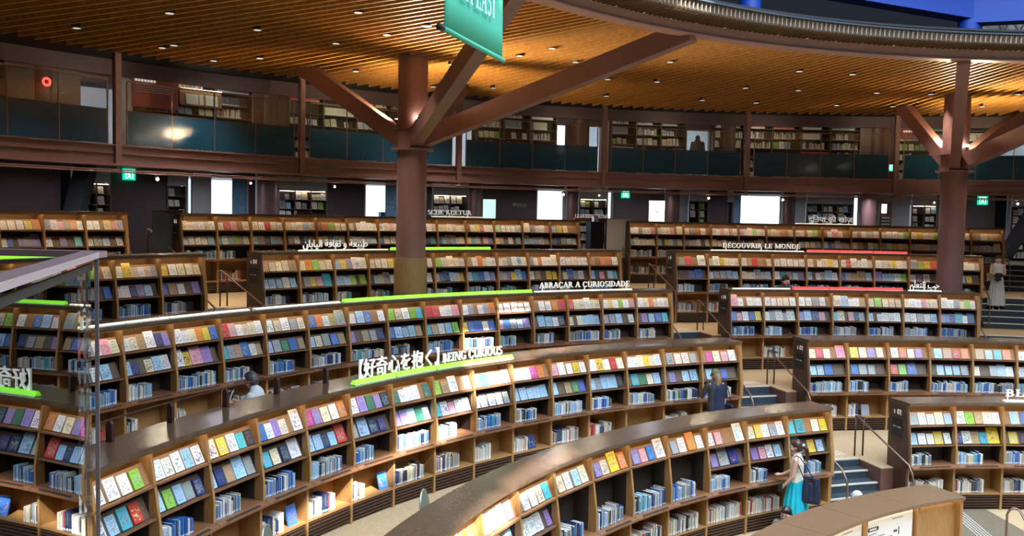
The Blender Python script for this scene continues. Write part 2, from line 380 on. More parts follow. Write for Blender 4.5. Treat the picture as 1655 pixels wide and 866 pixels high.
def letters_flat(polys, origin, ex, ez, m, name, parent, depth=.004, sx=1):
    origin, ex, ez = Vector(origin), Vector(ex).normalized(), Vector(ez).normalized(); nrm = ex.cross(ez)
    mb = MB()
    for p in polys:
        area = sum(p[i][0]*p[(i+1) % len(p)][1]-p[(i+1) % len(p)][0]*p[i][1] for i in range(len(p)))
        if area < 0: p = p[::-1]
        n = len(p); f = [origin+ex*q[0]*sx+ez*q[1]+nrm*depth for q in p]; b = [origin+ex*q[0]*sx+ez*q[1] for q in p]
        mb.add(f+b, [tuple(range(n)), tuple(range(2*n-1, n-1, -1))]+[(i, n+i, n+(i+1) % n, (i+1) % n) for i in range(n)], m)
    return mb.build(name, parent)

# ------------------------------------------------------------------ floors and stairs
# stair gaps in the tiers: tier -> list of (left end azimuth, right start azimuth)
GAPS = dict(A=[(-50.63, -47.34), (-18.37, -14.20), (14.52, 22)],
            B=[(-52.34, -48.37), (-19.81, -14.95), (10.05, 22)],
            C=[(-19.92, -14.49), (6.87, 22)],
            D=[(-20.31, -13.48)], E=[(-21.63, -12.70)], F=[(-22.28, 0)])
EDGE = 1.07
def stair_span(k, g):
    w = deg(.32/RR[k]); return (g[0], g[1]-w) if g[1] < 20 else (g[0], g[1])
def floor_ring(up, k, name):
    """floor in front of tier k, its inner edge at the back of the next tier down"""
    z = FL[k]; mb = MB(); low = TIERS[TIERS.index(k)+1] if k != 'F' else None
    Ro = RR[k]+.36
    cuts = [-180]
    spans = []
    if low:
        for g in GAPS[low]:
            if low == 'F': continue
            a, b = stair_span(low, g); spans.append((a, b))
    a = -180
    segs = []
    for s_ in spans: segs.append((a, s_[0], 0)); segs.append((s_[0], s_[1], 1)); a = s_[1]
    segs.append((a, 180, 0))
    for a0, a1, gap in segs:
        if low is None: prof = [(0.01, z-.06), (Ro, z-.06), (Ro, z), (0.01, z)]
        elif low == 'F': prof = [(RR['F']-.05, z-.3), (Ro, z-.3), (Ro, z), (RR['F']-.05, z)]
        else:
            Ri = RR[low]+(EDGE if gap else .34); prof = [(Ri+.004, z-.02), (Ro, z-.02), (Ro, z), (Ri+.004, z)]
            mb.arc([(Ri, z-.95), (Ro, z-.95), (Ro, z-.02), (Ri, z-.02)], a0, a1, M['steeldark'] if gap else M['sidewall'], 3)
        mb.arc(prof, a0, a1, M['carpet'], 3)
    return struct(mb.build(name))
for k in TIERS: floor_ring(None, k, 'floor_tier')
mb = MB()                                     # level aisle under the gallery
segs = []; a = -180
for g in GAPS['A']:
    s_ = stair_span('A', g); segs += [(a, s_[0], .34), (s_[0], s_[1], EDGE)]; a = s_[1]
segs.append((a, 180, .34))
for a0, a1, off in segs: mb.arc([(RR['A']+off, FL['G']-.9), (38, FL['G']-.9), (38, FL['G']), (RR['A']+off, FL['G'])], a0, a1, M['carpetgrey'], 3)
struct(mb.build('floor_aisle'))

STAIRNAME = {('A', 0): 'top flight of the narrow stair at the left', ('B', 0): 'lower flight of the narrow stair at the left',
             ('A', 1): 'topmost flight of the centre stair', ('B', 1): 'second flight down the centre stair', ('C', 0): 'third flight of the centre stair',
             ('D', 0): 'fourth flight of the centre stair', ('E', 0): 'lowest flight of the centre stair beside the 01 panel',
             ('A', 2): 'upper flight of the wide stair at the right edge', ('B', 2): 'flight under the woman in the long dress',
             ('C', 1): 'lowest wide right flight behind the 02 bookcase'}
def handrail(pts, posts, label, group):
    o = empty('handrail', Vector(posts[0][0])); tag(o, label, 'handrail', group)
    off = -Vector(posts[0][0])
    m1 = MB(); m1.tube([Vector(p)+off for p in pts], .02, M['rail'], 8); m1.build('rail', o)
    for b, t in posts:
        m2 = MB(); m2.tube([Vector(b)+off, Vector(t)+off], .018, M['raildark'], 8); m2.build('post', o)
    return o
for k in 'ABCDE':
    for gi, g in enumerate(GAPS[k]):
        a0, a1 = stair_span(k, g); a0 += deg(.055/RR[k]); zt = FL['G'] if k == 'A' else FL[TIERS[TIERS.index(k)-1]]; zb = FL[k]
        n = 5; rise = (zt-zb)/n; run = .32; Rt = RR[k]+EDGE
        o = empty('staircase', P(Rt-4*run, (a0+min(a1, 18))/2, zb)); tag(o, 'carpeted steps with pale nosings, '+STAIRNAME[(k, gi)], 'stairs', 'carpeted stair flights')
        inv = -Vector(o.location)
        def sh(mbb):
            mbb.v = [tuple(Vector(v)+inv) for v in mbb.v]; return mbb
        for i in range(4):                    # treads from the top down
            zz = zt-rise*(i+1); R1 = Rt-run*i; R0 = R1-run
            s_ = MB(); s_.arc([(R0, zb+.002), (R1+.01, zb+.002), (R1+.01, zz-.02), (R0, zz-.02)], a0, a1, M['riser'], 2)
            s_.arc([(R0, zz-.02), (R1+.01, zz-.02), (R1+.01, zz), (R0, zz)], a0, a1, M['riser'], 2)
            st = sh(s_).build('step', o)
            s_ = MB(); s_.arc([(R0-.012, zz-.022), (R0+.035, zz-.022), (R0+.035, zz+.006), (R0-.012, zz+.006)], a0, a1, M['nosing'], 2)
            sh(s_).build('nosing', st)
        s_ = MB(); s_.arc([(Rt-.012, zt-.022), (Rt+.04, zt-.022), (Rt+.04, zt+.006), (Rt-.012, zt+.006)], a0, a1, M['nosing'], 2); sh(s_).build('nosing', o)
        s_ = MB(); s_.arc([(Rt-.02, zb), (Rt, zb), (Rt, zt-.025), (Rt-.02, zt-.025)], a0, a1, M['riser'], 2); sh(s_).build('top_riser', o)
        # rails
        nm = STAIRNAME[(k, gi)]
        aR = a1+deg(.02/RR[k]) if a1 < 19 else None; aL = a0+deg(.13/RR[k]); Rb = Rt-4*run-.12
        zt9, zb9 = zt+.84, zb+.84
        def cv(az, az2=None):
            az2 = az if az2 is None else az2
            return [P(Rt+.28, az, zt9), P(Rt+.16, az, zt9), P(Rt+.05, az, zt9-.02), P(Rb+.15, az2, zb9+.12), P(Rb+.04, az2, zb9-.02), P(Rb, az2, zb9-.14), P(Rb, az2, zb+.02)]
        if aR is not None:
            d = deg(1/RR[k]); aR = a1+.02*d; aE = min(g[1]-.09*d, aR+.28*d)
            handrail([P(Rt+.16, g[1]-.06*d, zt9-.07), P(Rt+.16, aR, zt9)]+cv(aR, aE)[2:], [(P(Rt+.16, aR, zt+.01), P(Rt+.16, aR, zt9-.02)), (P(Rt+.16, aR+.17*d, zt+.01), P(Rt+.16, aR+.17*d, zt9-.06))],
                     'bronze handrail with dark posts, right side of '+nm.split(' beside')[0].replace('flight of the ', '').replace('flight the woman', 'flight where the woman'), 'stair handrails')
        handrail(cv(aL)[1:], [(P(Rt+.12, aL, zt+.01), P(Rt+.12, aL, zt9-.01))], 'bronze handrail curving down, left side of '+nm.split(' beside')[0].replace('flight of the ', '').replace('flight the woman', 'flight where the woman'), 'stair handrails')
        if a1 > 19:
            am = a0+5.2 if k != 'A' else a0+3
            handrail(cv(am)[1:], [(P(Rt+.12, am, zt+.01), P(Rt+.12, am, zt9-.01)), (P(Rt-.6, am, (zt+zb)/2-.1), P(Rt-.6, am, (zt9+zb9)/2))], 'bronze middle handrail on the '+nm, 'stair handrails')
# tactile dots
def tactile(k, Rc, az, w, dep, rows, cols, label):
    o = empty('tactile_strip', P(Rc, az, FL[k]), rad(-az)); tag(o, label, 'tactile paving', 'dotted tactile strips')
    mb = MB()
    for i in range(rows):
        for j in range(cols):
            x = -w/2+w*j/(cols-1); y = -dep/2+dep*i/(rows-1)
            mb.cyl((x, y, .0), .016, .008, M['white'], 6, False, .010)
    mb.build('dots', o)
for k, g, lab in (('D', GAPS['D'][0], 'strip of pale dots on the landing under the third flight of the centre stair'),
                  ('C', GAPS['C'][0], 'strip of pale dots on the landing below the second flight'), ('E', GAPS['E'][0], 'strip of pale dots at the head of the lowest steps')):
    az = (g[0]+g[1])/2-.6
    tactile(TIERS[TIERS.index(k)-1], RR[k]+EDGE+.45, az, 1.4, .28, 5, 20, lab)
def onp(x, y, z):
    u, v = x-827.5, y-433; a = u*_C+v*_S; b = -u*_S+v*_C
    d = Vector((a, 0, 0))+_fwd*0+Vector((0, _c, -_s))*FPX+Vector((0, _s, _c))*(-b)
    return EYE+d*((z-EYE.z)/d.z)
z_ = FL['E']+.004
mb = MB(); pts = [onp(x, y, z_) for x, y in ((1552, 818), (1588, 820), (1655, 858), (1655, 900), (1500, 900))]
mb.prism(pts[::-1], 0, (0, 0, .004), M['carpetgrey']); tag(mb.build('aisle_carpet'), 'grey brown carpet strip on the floor beside the poster counter, lower right', 'carpet')
o = empty('tactile_strip', onp(1585, 850, z_)); tag(o, 'diagonal strip of pale dots on the grey carpet beside the poster counter', 'tactile paving', 'dotted tactile strips')
mb = MB(); A_ = onp(1556, 828, z_); B_ = onp(1618, 880, z_); U_ = (B_-A_); n_ = Vector((-U_.y, U_.x, 0)).normalized()
for i in range(26):
    for j in range(5): mb.cyl(A_+U_*(i/25)-n_*(.06*j)+Vector((0, 0, .005))-Vector(o.location), .015, .007, M['white'], 6, False, .01)
mb.build('dots', o)
zb = FL['E']; hp = onp(1626, 866, zb+.35); hb = Vector((hp.x, hp.y, zb)); hr = onp(1668, 862, zb+.6)
handrail([hb, hb+Vector((0, 0, .72)), hb+Vector((.03, -.01, .80)), hb+Vector((.09, -.03, .84)), hb+Vector((.17, -.06, .82)), Vector((hr.x, hr.y, zb+.60)), Vector((hr.x, hr.y, zb+.60))+(Vector((hr.x, hr.y, 0))-Vector((hb.x, hb.y, 0)))*1.2-Vector((0, 0, .3))],
         [(Vector((hr.x+.25, hr.y-.1, zb)), Vector((hr.x+.25, hr.y-.1, zb+.50)))], 'curved dark handrail rising from the floor in the lower right corner', 'stair handrails')

# ------------------------------------------------------------------ bookcases
BW = 1.0
def bay_meshes():
    """meshes of one bay, local x along the shelf, y outwards (away from the hall centre), z up"""
    hw = .5
    b = MB(); o = M['oak']; i_ = M['inner']
    for sx in (-1, 1):
        x0 = sx*hw; x1 = sx*(hw-.024); lo, hi = min(x0, x1), max(x0, x1)
        prof_u = [(.035, 2.08), (.40, 2.08), (.40, .90), (-.10, .90), (-.10, 1.20)]
        b.prism([(lo, y, z) for y, z in prof_u], 0, (hi-lo, 0, 0), o)
        prof_l = [(-.05, .90), (.40, .90), (.40, 0), (-.05, 0)]
        b.prism([(lo, y, z) for y, z in prof_l], 0, (hi-lo, 0, 0), o)
    xi = hw-.024
    b.box(-xi, xi, .36, .38, 1.72, 2.08, o)                 # lit header back
    b.box(-xi, xi, .30, .32, .93, 1.72, i_)
    for sx in (-1, 1): b.box(*(sorted((sx*xi, sx*(xi-.004)))), .04, .30, .93, 1.64, i_)
    b.box(-xi, xi, .30, .32, .33, .90, o)
    b.box(-xi, xi, -.045, .30, .30, .335, o)                # base shelf
    carc = b.mesh('bay')
    d = MB(); lean = .14; z = 1.68; r = M['rackwood']
    def rack(z, m):
        q = MB(); q.prism([(-xi, .02, z+.012), (-xi, .02+lean*.8, z+.252), (-xi, .035+lean*.8, z+.245), (-xi, .035, z)], 0, (2*xi, 0, 0), m)
        q.box(-xi, xi, -.055, .035, z-.012, z+.002, m); q.box(-xi, xi, -.06, -.052, z-.014, z+.014, M['ledge'])
        return q
    r1 = rack(1.68, M['rackwood']).mesh('display_rack'); r2 = rack(1.29, M['rackdark']).mesh('display_rack')
    l = MB(); l.box(-hw, hw, -.10, .30, .885, .92, M['ledge']); l.prism([(-hw+.01, -.10, .92), (-hw+.01, -.10, .87), (-hw+.01, -.185, .862), (-hw+.01, -.185, .892)], 0, (2*hw-.02, 0, 0), M['ledge'])
    l.box(-.33, .33, -.172, -.118, .893, .909, M['inner'])
    led = l.mesh('ledge')
    g = MB(); g.box(-xi, xi, .06, .08, 0, .30, M['inner'])
    for j in range(5): g.prism([(-xi, -.03, .045+j*.052), (-xi, .05, .060+j*.052), (-xi, .05, .085+j*.052), (-xi, -.03, .070+j*.052)], 0, (2*xi, 0, 0), M['panel'])
    gr = g.mesh('base_grille')
    return carc, r1, r2, led, gr
BAY = bay_meshes()
def obj_of(me, name, parent=None, loc=(0, 0, 0), rz=0):
    o = bpy.data.objects.new(name, me); COL.objects.link(o); o.parent = parent; o.location = loc; o.rotation_euler = (0, 0, rz); return o

BAYS = []       # (run key, tier, index, azimuth, scale, count)
def bookcase(key, k, a0, a1, n, label, nosecond=(), endL=None, endR=None):
    R = RR[k]; z = FL[k]; am = (a0+a1)/2
    root = empty('curved_bookcase', P(R, am, z), rad(-am)); tag(root, label, 'bookcase', 'curved wooden bookcases in rings')
    inv = Matrix.Rotation(rad(am), 4, 'Z') @ Matrix.Translation(-P(R, am, z))
    def loc(mbb): mbb.v = [tuple(inv @ Vector(v)) for v in mbb.v]; return mbb
    pitch = (a1-a0)/n; sc = 2*R*sin(rad(pitch/2))/BW
    for i in range(n):
        az = a0+pitch*(i+.5); p = P(R*cos(rad(pitch/2)), az, z)
        # front edges of neighbouring bays meet on the circle R
        lp = inv @ p
        b = obj_of(BAY[0], 'bay', root, lp, rad(am-az)); b.scale = (sc, 1, 1)
        obj_of(BAY[1], 'display_rack', b)
        if i not in nosecond: obj_of(BAY[2], 'display_rack', b)
        obj_of(BAY[3], 'ledge', b); obj_of(BAY[4], 'base_grille', b)
        BAYS.append((key, k, i, az, sc, n, R*cos(rad(pitch/2)), i not in nosecond))
    # counter top in joined lengths of two bays
    t = MB(); g = deg(.0025/R); tw = .57 if k != 'D' else .66
    edges = [a0-deg(.03/R)]+[a0+pitch*j for j in range(2, n, 2)]+[a1+deg(.03/R)]
    for j in range(len(edges)-1):
        t.arc([(R-.05, HH[k]), (R+tw, HH[k]), (R+tw, HH[k]+.05), (R-.05, HH[k]+.05)], edges[j]+g, edges[j+1]-g, M['walnut'], 1.5)
    loc(t).build('counter_top', root)
    s = MB(); s.arc([(R+.012, HH[k]-.014), (R+.052, HH[k]-.014), (R+.052, HH[k]-.001), (R+.012, HH[k]-.001)], a0+.1, a1-.1, M['strip'], 2)
    loc(s).build('light_strip', root)
    s = MB(); s.arc([(R-.012, HH[k]-.034), (R+.006, HH[k]-.034), (R+.006, HH[k]-.0005), (R-.012, HH[k]-.0005)], a0, a1, M['oak'], 1.5); loc(s).build('top_rail', root)
    bk = MB(); bk.arc([(R+.40, z), (R+.43, z), (R+.43, HH[k]), (R+.40, HH[k])], a0, a1, M['panel'], 2); loc(bk).build('back_panel', root)
    w = .05
    for az, sgn in ((a0, -1), (a1, 1)):
        e = MB(); t_ = Vector((cos(rad(az)), -sin(rad(az)), 0)); r_ = Vector((sin(rad(az)), cos(rad(az)), 0)); o_ = P(R, az, z)
        prof = [(-.05, 0), (.55, 0), (.55, 2.08), (.02, 2.08), (-.105, 1.2), (-.105, .9), (-.05, .86)]
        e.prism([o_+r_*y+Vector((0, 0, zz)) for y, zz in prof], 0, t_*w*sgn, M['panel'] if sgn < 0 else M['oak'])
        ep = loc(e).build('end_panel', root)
        if sgn < 0 and endL:
            # number on the end panel, read from the stair: looking along +t_, text runs from the back to the front edge
            base = inv @ (o_-t_*(w+.001)); rr = (inv.to_3x3() @ (-r_)); up = Vector((0, 0, 1))
            q, wd = roman(endL, .10); letters_flat(q, base-rr*.40+up*1.86, rr, up, M['letter'], 'number', root, .003).parent = root
            bb = MB(); c0 = base-rr*.45+up*1.42; bb.obox(c0, rr*.34, (inv.to_3x3() @ (-t_))*.004, up*.36, M['plasticblack']); bb.build('sign_plate', root)
            bb = MB(); c0 = base-rr*.40+up*1.60+(inv.to_3x3() @ (-t_))*.005
            for j, ww in enumerate((.05, .03, .06, .04)): bb.obox(c0+rr*(.065*j), rr*ww, (inv.to_3x3() @ (-t_))*.002, up*.022, M['greywall'])
            bb.build('sign_text', root)
    return root
bookcase('A left', 'A', -50.63-6*2.232, -50.63, 6, 'curved wooden bookcase at the far left edge, highest ring, ending below the green exit sign')
bookcase('A mid', 'A', -47.34, -18.37, 13, 'longest bookcase of the highest ring, behind the clad column and the KULTUR lettering', endL='s 06')
bookcase('A right', 'A', -14.20, 14.52, 13, 'bookcase of the highest ring at the right with white Hindi lettering on top')
bookcase('B left', 'B', -52.34-6*2.7, -52.34, 6, 'second-ring bookcase at the left, partly behind the slanted glass balustrade rail')
bookcase('B mid', 'B', -48.37, -19.81, 11, 'second-ring bookcase with Arabic lettering and green light bars, behind the clad column', endL='s 04')
bookcase('B right', 'B', -14.95, 10.05, 9, 'second-ring bookcase under the DÉCOUVRIR LE MONDE lettering and red light bars', endL='s 05')
bookcase('C mid', 'C', -19.92-18*3.154, -19.92, 18, 'long third-ring bookcase under the ABRAÇAR A CURIOSIDADE lettering')
bookcase('C right', 'C', -14.49, 6.87, 7, 'third-ring bookcase ending beside the woman in a long dress, red light bars', endL='s 04')
bookcase('D mid', 'D', -20.31-19*3.846, -20.31, 19, 'large bookcase under the green-lit BEING CURIOUS lettering', nosecond=())
bookcase('D right', 'D', -13.48, -13.48+8*3.846, 8, 'bookcase with end panel numbered 02, right of the centre stair', endL='s 02')
bookcase('E mid', 'E', -21.63-13*4.963, -21.63, 13, 'nearest tall bookcase in the lower middle, woman in turquoise skirt standing at its right end', nosecond=(6, 7, 8, 9))
bookcase('E right', 'E', -12.70, -12.70+5*4.963, 5, 'bookcase with end panel numbered 01 at the lower right', endL='s 01')
# the low counter with posters at the bottom edge of the hall
k = 'F'; R = RR[k]
root = empty('poster_counter', P(R, -35, 0)); tag(root, 'low curved wooden counter with white posters on its front, lower right corner', 'counter')
inv = -P(R, -35, 0)
def shv(m_): m_.v = [tuple(Vector(v)+inv) for v in m_.v]; return m_
edges = [-62, -52.5, -45, -38, -30, -22.0]
t = MB()
for j in range(5): t.arc([(R-.04, 2.085), (R+.70, 2.085), (R+.70, 2.135), (R-.04, 2.135)], edges[j]+.02, edges[j+1]-.02, M['topF'], 1.2)
shv(t).build('counter_top', root)
b = MB(); b.arc([(R+.10, 0), (R+.12, 0), (R+.12, 2.085), (R+.10, 2.085)], -62, -22.2, M['oak'], 1.2); shv(b).build('front_panel', root)
b = MB(); b.arc([(R+.62, .77), (R+.64, .77), (R+.64, 2.085), (R+.62, 2.085)], -62, -22.2, M['panel'], 1.2); shv(b).build('back_panel', root)
b = MB(); b.arc([(R, 0), (R+.66, 0), (R+.66, 2.085), (R, 2.085)], -22.35, -22.0, M['oak'], .5); shv(b).build('end_panel', root)
b = MB(); b.arc([(R-.02, .0), (R+.10, .0), (R+.10, .9), (R-.02, .9)], -62, -22.2, M['oak'], 1.2); shv(b).build('base_cabinet', root)
s = MB(); s.arc([(R+.03, 2.068), (R+.06, 2.068), (R+.06, 2.084), (R+.03, 2.084)], -61.5, -22.6, M['strip'], 2); shv(s).build('light_strip', root)
for a in (-28.4, -36.9, -45.6, -54):
    b = MB(); b.arc([(R+.02, .9), (R+.11, .9), (R+.11, 2.085), (R+.02, 2.085)], a-.18, a+.18, M['oak'], 1); shv(b).build('divider', root)
M['poster'] = plain('white poster', (.80, .80, .78), .4)
M['ink'] = plain('black ink', (.02, .02, .02), .5); M['inkgrey'] = plain('grey ink', (.25, .28, .36), .5)
for a0, a1, lab in ((-36.6, -28.9, 'white poster with black lettering and small drawings on the counter front'), (-45.3, -37.2, 'white poster on the counter front, cut by the bottom edge')):
    o = empty('poster', P(R+.08, (a0+a1)/2, 1.45)); tag(o, lab, 'poster', 'posters on the counter front')
    inv2 = -Vector(o.location)
    b = MB(); b.arc([(R+.075, .95), (R+.09, .95), (R+.09, 2.03), (R+.075, 2.03)], a0, a1, M['poster'], 1); b.v = [tuple(Vector(v)+inv2) for v in b.v]; b.build('sheet', o)
    def mark(a, bb, z0, z1, m, nm='print'):
        q = MB(); q.arc([(R+.071, z0), (R+.0745, z0), (R+.0745, z1), (R+.071, z1)], a, bb, m, 1); q.v = [tuple(Vector(v)+inv2) for v in q.v]; q.build(nm, o)
    w_ = a1-a0
    q = MB()
    for j in range(5):
        c_ = P(R+.073, a0+w_*(.09+.045*j), 1.88); nr = c_.normalized(); nr.z = 0; tx = Vector((cos(rad(a0)), -sin(rad(a0)), 0))
        n_ = 10; q.add([c_+tx*.035*cos(2*pi*i/n_)+Vector((0, 0, .035*sin(2*pi*i/n_))) for i in range(n_)], [tuple(range(n_))], M['ink'])
    q.v = [tuple(Vector(v)+inv2) for v in q.v]; q.build('title_badge', o)
    mark(a0+w_*.10, a0+w_*.25, 1.868, 1.892, M['poster'], 'title_text')
    for j in range(7): mark(a0+w_*.07, a0+w_*(.26+.17*((j*7) % 3)), 1.80-j*.05, 1.813-j*.05, M['inkgrey'])
    mark(a0+w_*.58, a0+w_*.80, 1.955, 1.967, M['inkgrey']); mark(a0+w_*.72, a0+w_*.735, 1.70, 1.82, M['ink']); mark(a0+w_*.62, a0+w_*.69, 1.75, 1.78, M['ink']); mark(a0+w_*.57, a0+w_*.66, 1.66, 1.675, M['ink'])
# ------------------------------------------------------------------ light bars and lettering on the counter tops
def bars(k, a0, a1, n, color, label):
    R = RR[k]
    for i in range(n):
        b0 = a0+(a1-a0)*i/n; b1 = a0+(a1-a0)*(i+1)/n; g = deg(.02/R)
        o = empty('light_bar', P(R+.1, (b0+b1)/2, HH[k]+.05)); inv3 = -Vector(o.location)
        word = ['first', 'second', 'third', 'fourth', 'fifth', 'sixth', 'seventh', 'eighth'][i]
        tag(o, label.replace('#', word+' from left'), 'light bar', 'light bars on the counter tops')
        q = MB(); z = HH[k]+.05
        hb_ = .034 if color == 'white' else .072
        q.arc([(R+.03, z+.012), (R+.13, z+.012), (R+.13, z+.02), (R+.10, z+hb_), (R+.06, z+hb_), (R+.03, z+.02)], b0+g, b1-g, M['bar_'+color], 1); q.v = [tuple(Vector(v)+inv3) for v in q.v]; q.build('diffuser', o)
        q = MB(); q.arc([(R+.02, z+.001), (R+.14, z+.001), (R+.14, z+.012), (R+.02, z+.012)], b0+g, b1-g, M['white'], 1); q.v = [tuple(Vector(v)+inv3) for v in q.v]; q.build('base', o)
bars('D', -58.28, -43.14, 4, 'green', 'green light bar under the BEING CURIOUS lettering, #')
bars('C', -48.6, -32.5, 5, 'green', 'green light bar on the third ring left of ABRAÇAR, #')
bars('C', -32.3, -23.4, 3, 'white', 'white light bar under the ABRAÇAR A CURIOSIDADE lettering, #')
bars('C', -72, -55.6, 6, 'white', 'white light bar on the third ring at the left, under LA CURIOSITÉ, #')
bars('C', -55.3, -48.8, 2, 'white', 'white light bar on the third ring just left of green bars, #')
bars('C', -14.2, -9.0, 2, 'white', 'white light bar on the right third ring beside the red ones, #')
bars('C', -8.8, .8, 3, 'red', 'red light bar on the right third-ring bookcase, #')
bars('C', 1.2, 4.0, 1, 'white', 'white light bar under the small Arabic lettering, #')
bars('B', -45.7, -39.0, 3, 'white', 'white light bar under the Arabic lettering of the second ring, #')
bars('B', -38.8, -30.7, 3, 'green', 'green light bar on the second ring beside the clad column, #')
bars('B', -11.9, -4.0, 3, 'white', 'white light bar under DÉCOUVRIR LE MONDE, #')
bars('B', -3.8, 4.4, 3, 'red', 'red light bar right of DÉCOUVRIR LE MONDE, #')
bars('B', -66, -60.6, 2, 'green', 'green light bar on the second ring behind the rail, #')
bars('A', -29.9, -25.9, 2, 'white', 'white light bar under the KULTUR lettering, #')
bars('A', -.9, 3.8, 2, 'white', 'white light bar under the Hindi lettering, #')
bars('E', -2.7, 3, 1, 'white', 'white light bar under the BLE lettering, #')
def sign(k, text, a0, a1, h, label, font=False, R=None, z=None, m=None):
    R_ = R or RR[k]+.10; zz = z if z is not None else HH[k]+.145
    polys, w = (font_polys(text, h) if font else roman(text, h))
    o = empty('lettering', P(R_, (a0+a1)/2, zz)); tag(o, label, 'lettering', 'white lettering on the bookcases')
    x = letters_on_arc(polys, w, R_, a0, a1, zz, m or M['letter'], 'letters', o); x.location = -Vector(o.location)
    if R is None:
        q = MB()
        for a in (a0+.3, (a0+a1)/2, a1-.3): q.arc([(R_+.02, HH[k]+.07), (R_+.03, HH[k]+.07), (R_+.03, zz+.03), (R_+.02, zz+.03)], a-.05, a+.05, M['white'], 1)
        q.v = [tuple(Vector(v)-Vector(o.location)) for v in q.v]; q.build('mounting_pins', o)
sign('D', 'BEING CURIOUS', -49.84, -44.06, .155, 'white capitals reading BEING CURIOUS above green light bars')
sign('D', '【好奇心を抱く】', -57.5, -50.2, .33, 'white Japanese lettering in brackets left of BEING CURIOUS', True)
sign('C', 'ABRAÇAR A CURIOSIDADE', -31.76, -23.53, .135, 'white capitals reading ABRAÇAR A CURIOSIDADE')
sign('C', 'NOURRIR LA CURIOSITÉ', -75.6, -65.7, .16, 'white capitals reading LA CURIOSITÉ seen behind the glass balustrade')
sign('B', 'DÉCOUVRIR LE MONDE', -10.85, -4.27, .14, 'white capitals reading DÉCOUVRIR LE MONDE')
sign('A', 'SCHE KULTUR', -30.2, -26.8, .14, 'white capitals reading KULTUR right of the clad column')
sign('E', 'BLEIB', -2.4, 2.0, .14, 'white capitals beginning BLE at the right edge')
sign('A', 'दु\u093fनया की खोज', .2, 3.6, .26, 'white Hindi lettering on the highest ring at the right', True)
AR1 = ''.join(reversed('\uFEC3\uFE92\uFEF4\uFECC\uFE94 \uFEED \uFE9B\uFED8\uFE8E\uFED3\uFE94 \uFE8D\uFEDF\uFEF4\uFE8E\uFE91\uFE8E\uFEE5'))
AR2 = ''.join(reversed('\uFEA3\uFE90 \uFE8D\uFEDF\uFE98\uFECC\uFEE0\uFEE2'))
sign('B', AR1, -45.3, -40.5, .24, 'white Arabic lettering on the second ring left of the clad column', True)
sign('C', AR2, 1.4, 3.84, .24, 'white Arabic lettering on the third ring at the right', True)
# ------------------------------------------------------------------ railing on top of the big bookcase
o = empty('top_railing', P(15.45, -64, HH['D']+.05)); tag(o, 'thin dark railing with short posts on the dark top of the BEING CURIOUS bookcase', 'railing'); _i = -Vector(o.location)
q = MB(); q.tube([P(15.45, a, HH['D']+.31)+_i for a in [-77+.5*j for j in range(int((77-51.5)/.5)+1)]], .014, M['raildark'], 8); q.build('rail', o)
for a in (-78.2, -74.3, -70.4, -66.5, -62.6, -58.6):
    q = MB(); q.arc([(15.41, HH['D']+.05), (15.49, HH['D']+.05), (15.49, HH['D']+.26), (15.45, HH['D']+.31), (15.41, HH['D']+.26)], a-.09, a+.09, M['raildark'], 1); q.v = [tuple(Vector(v)+_i) for v in q.v]; q.build('post', o)

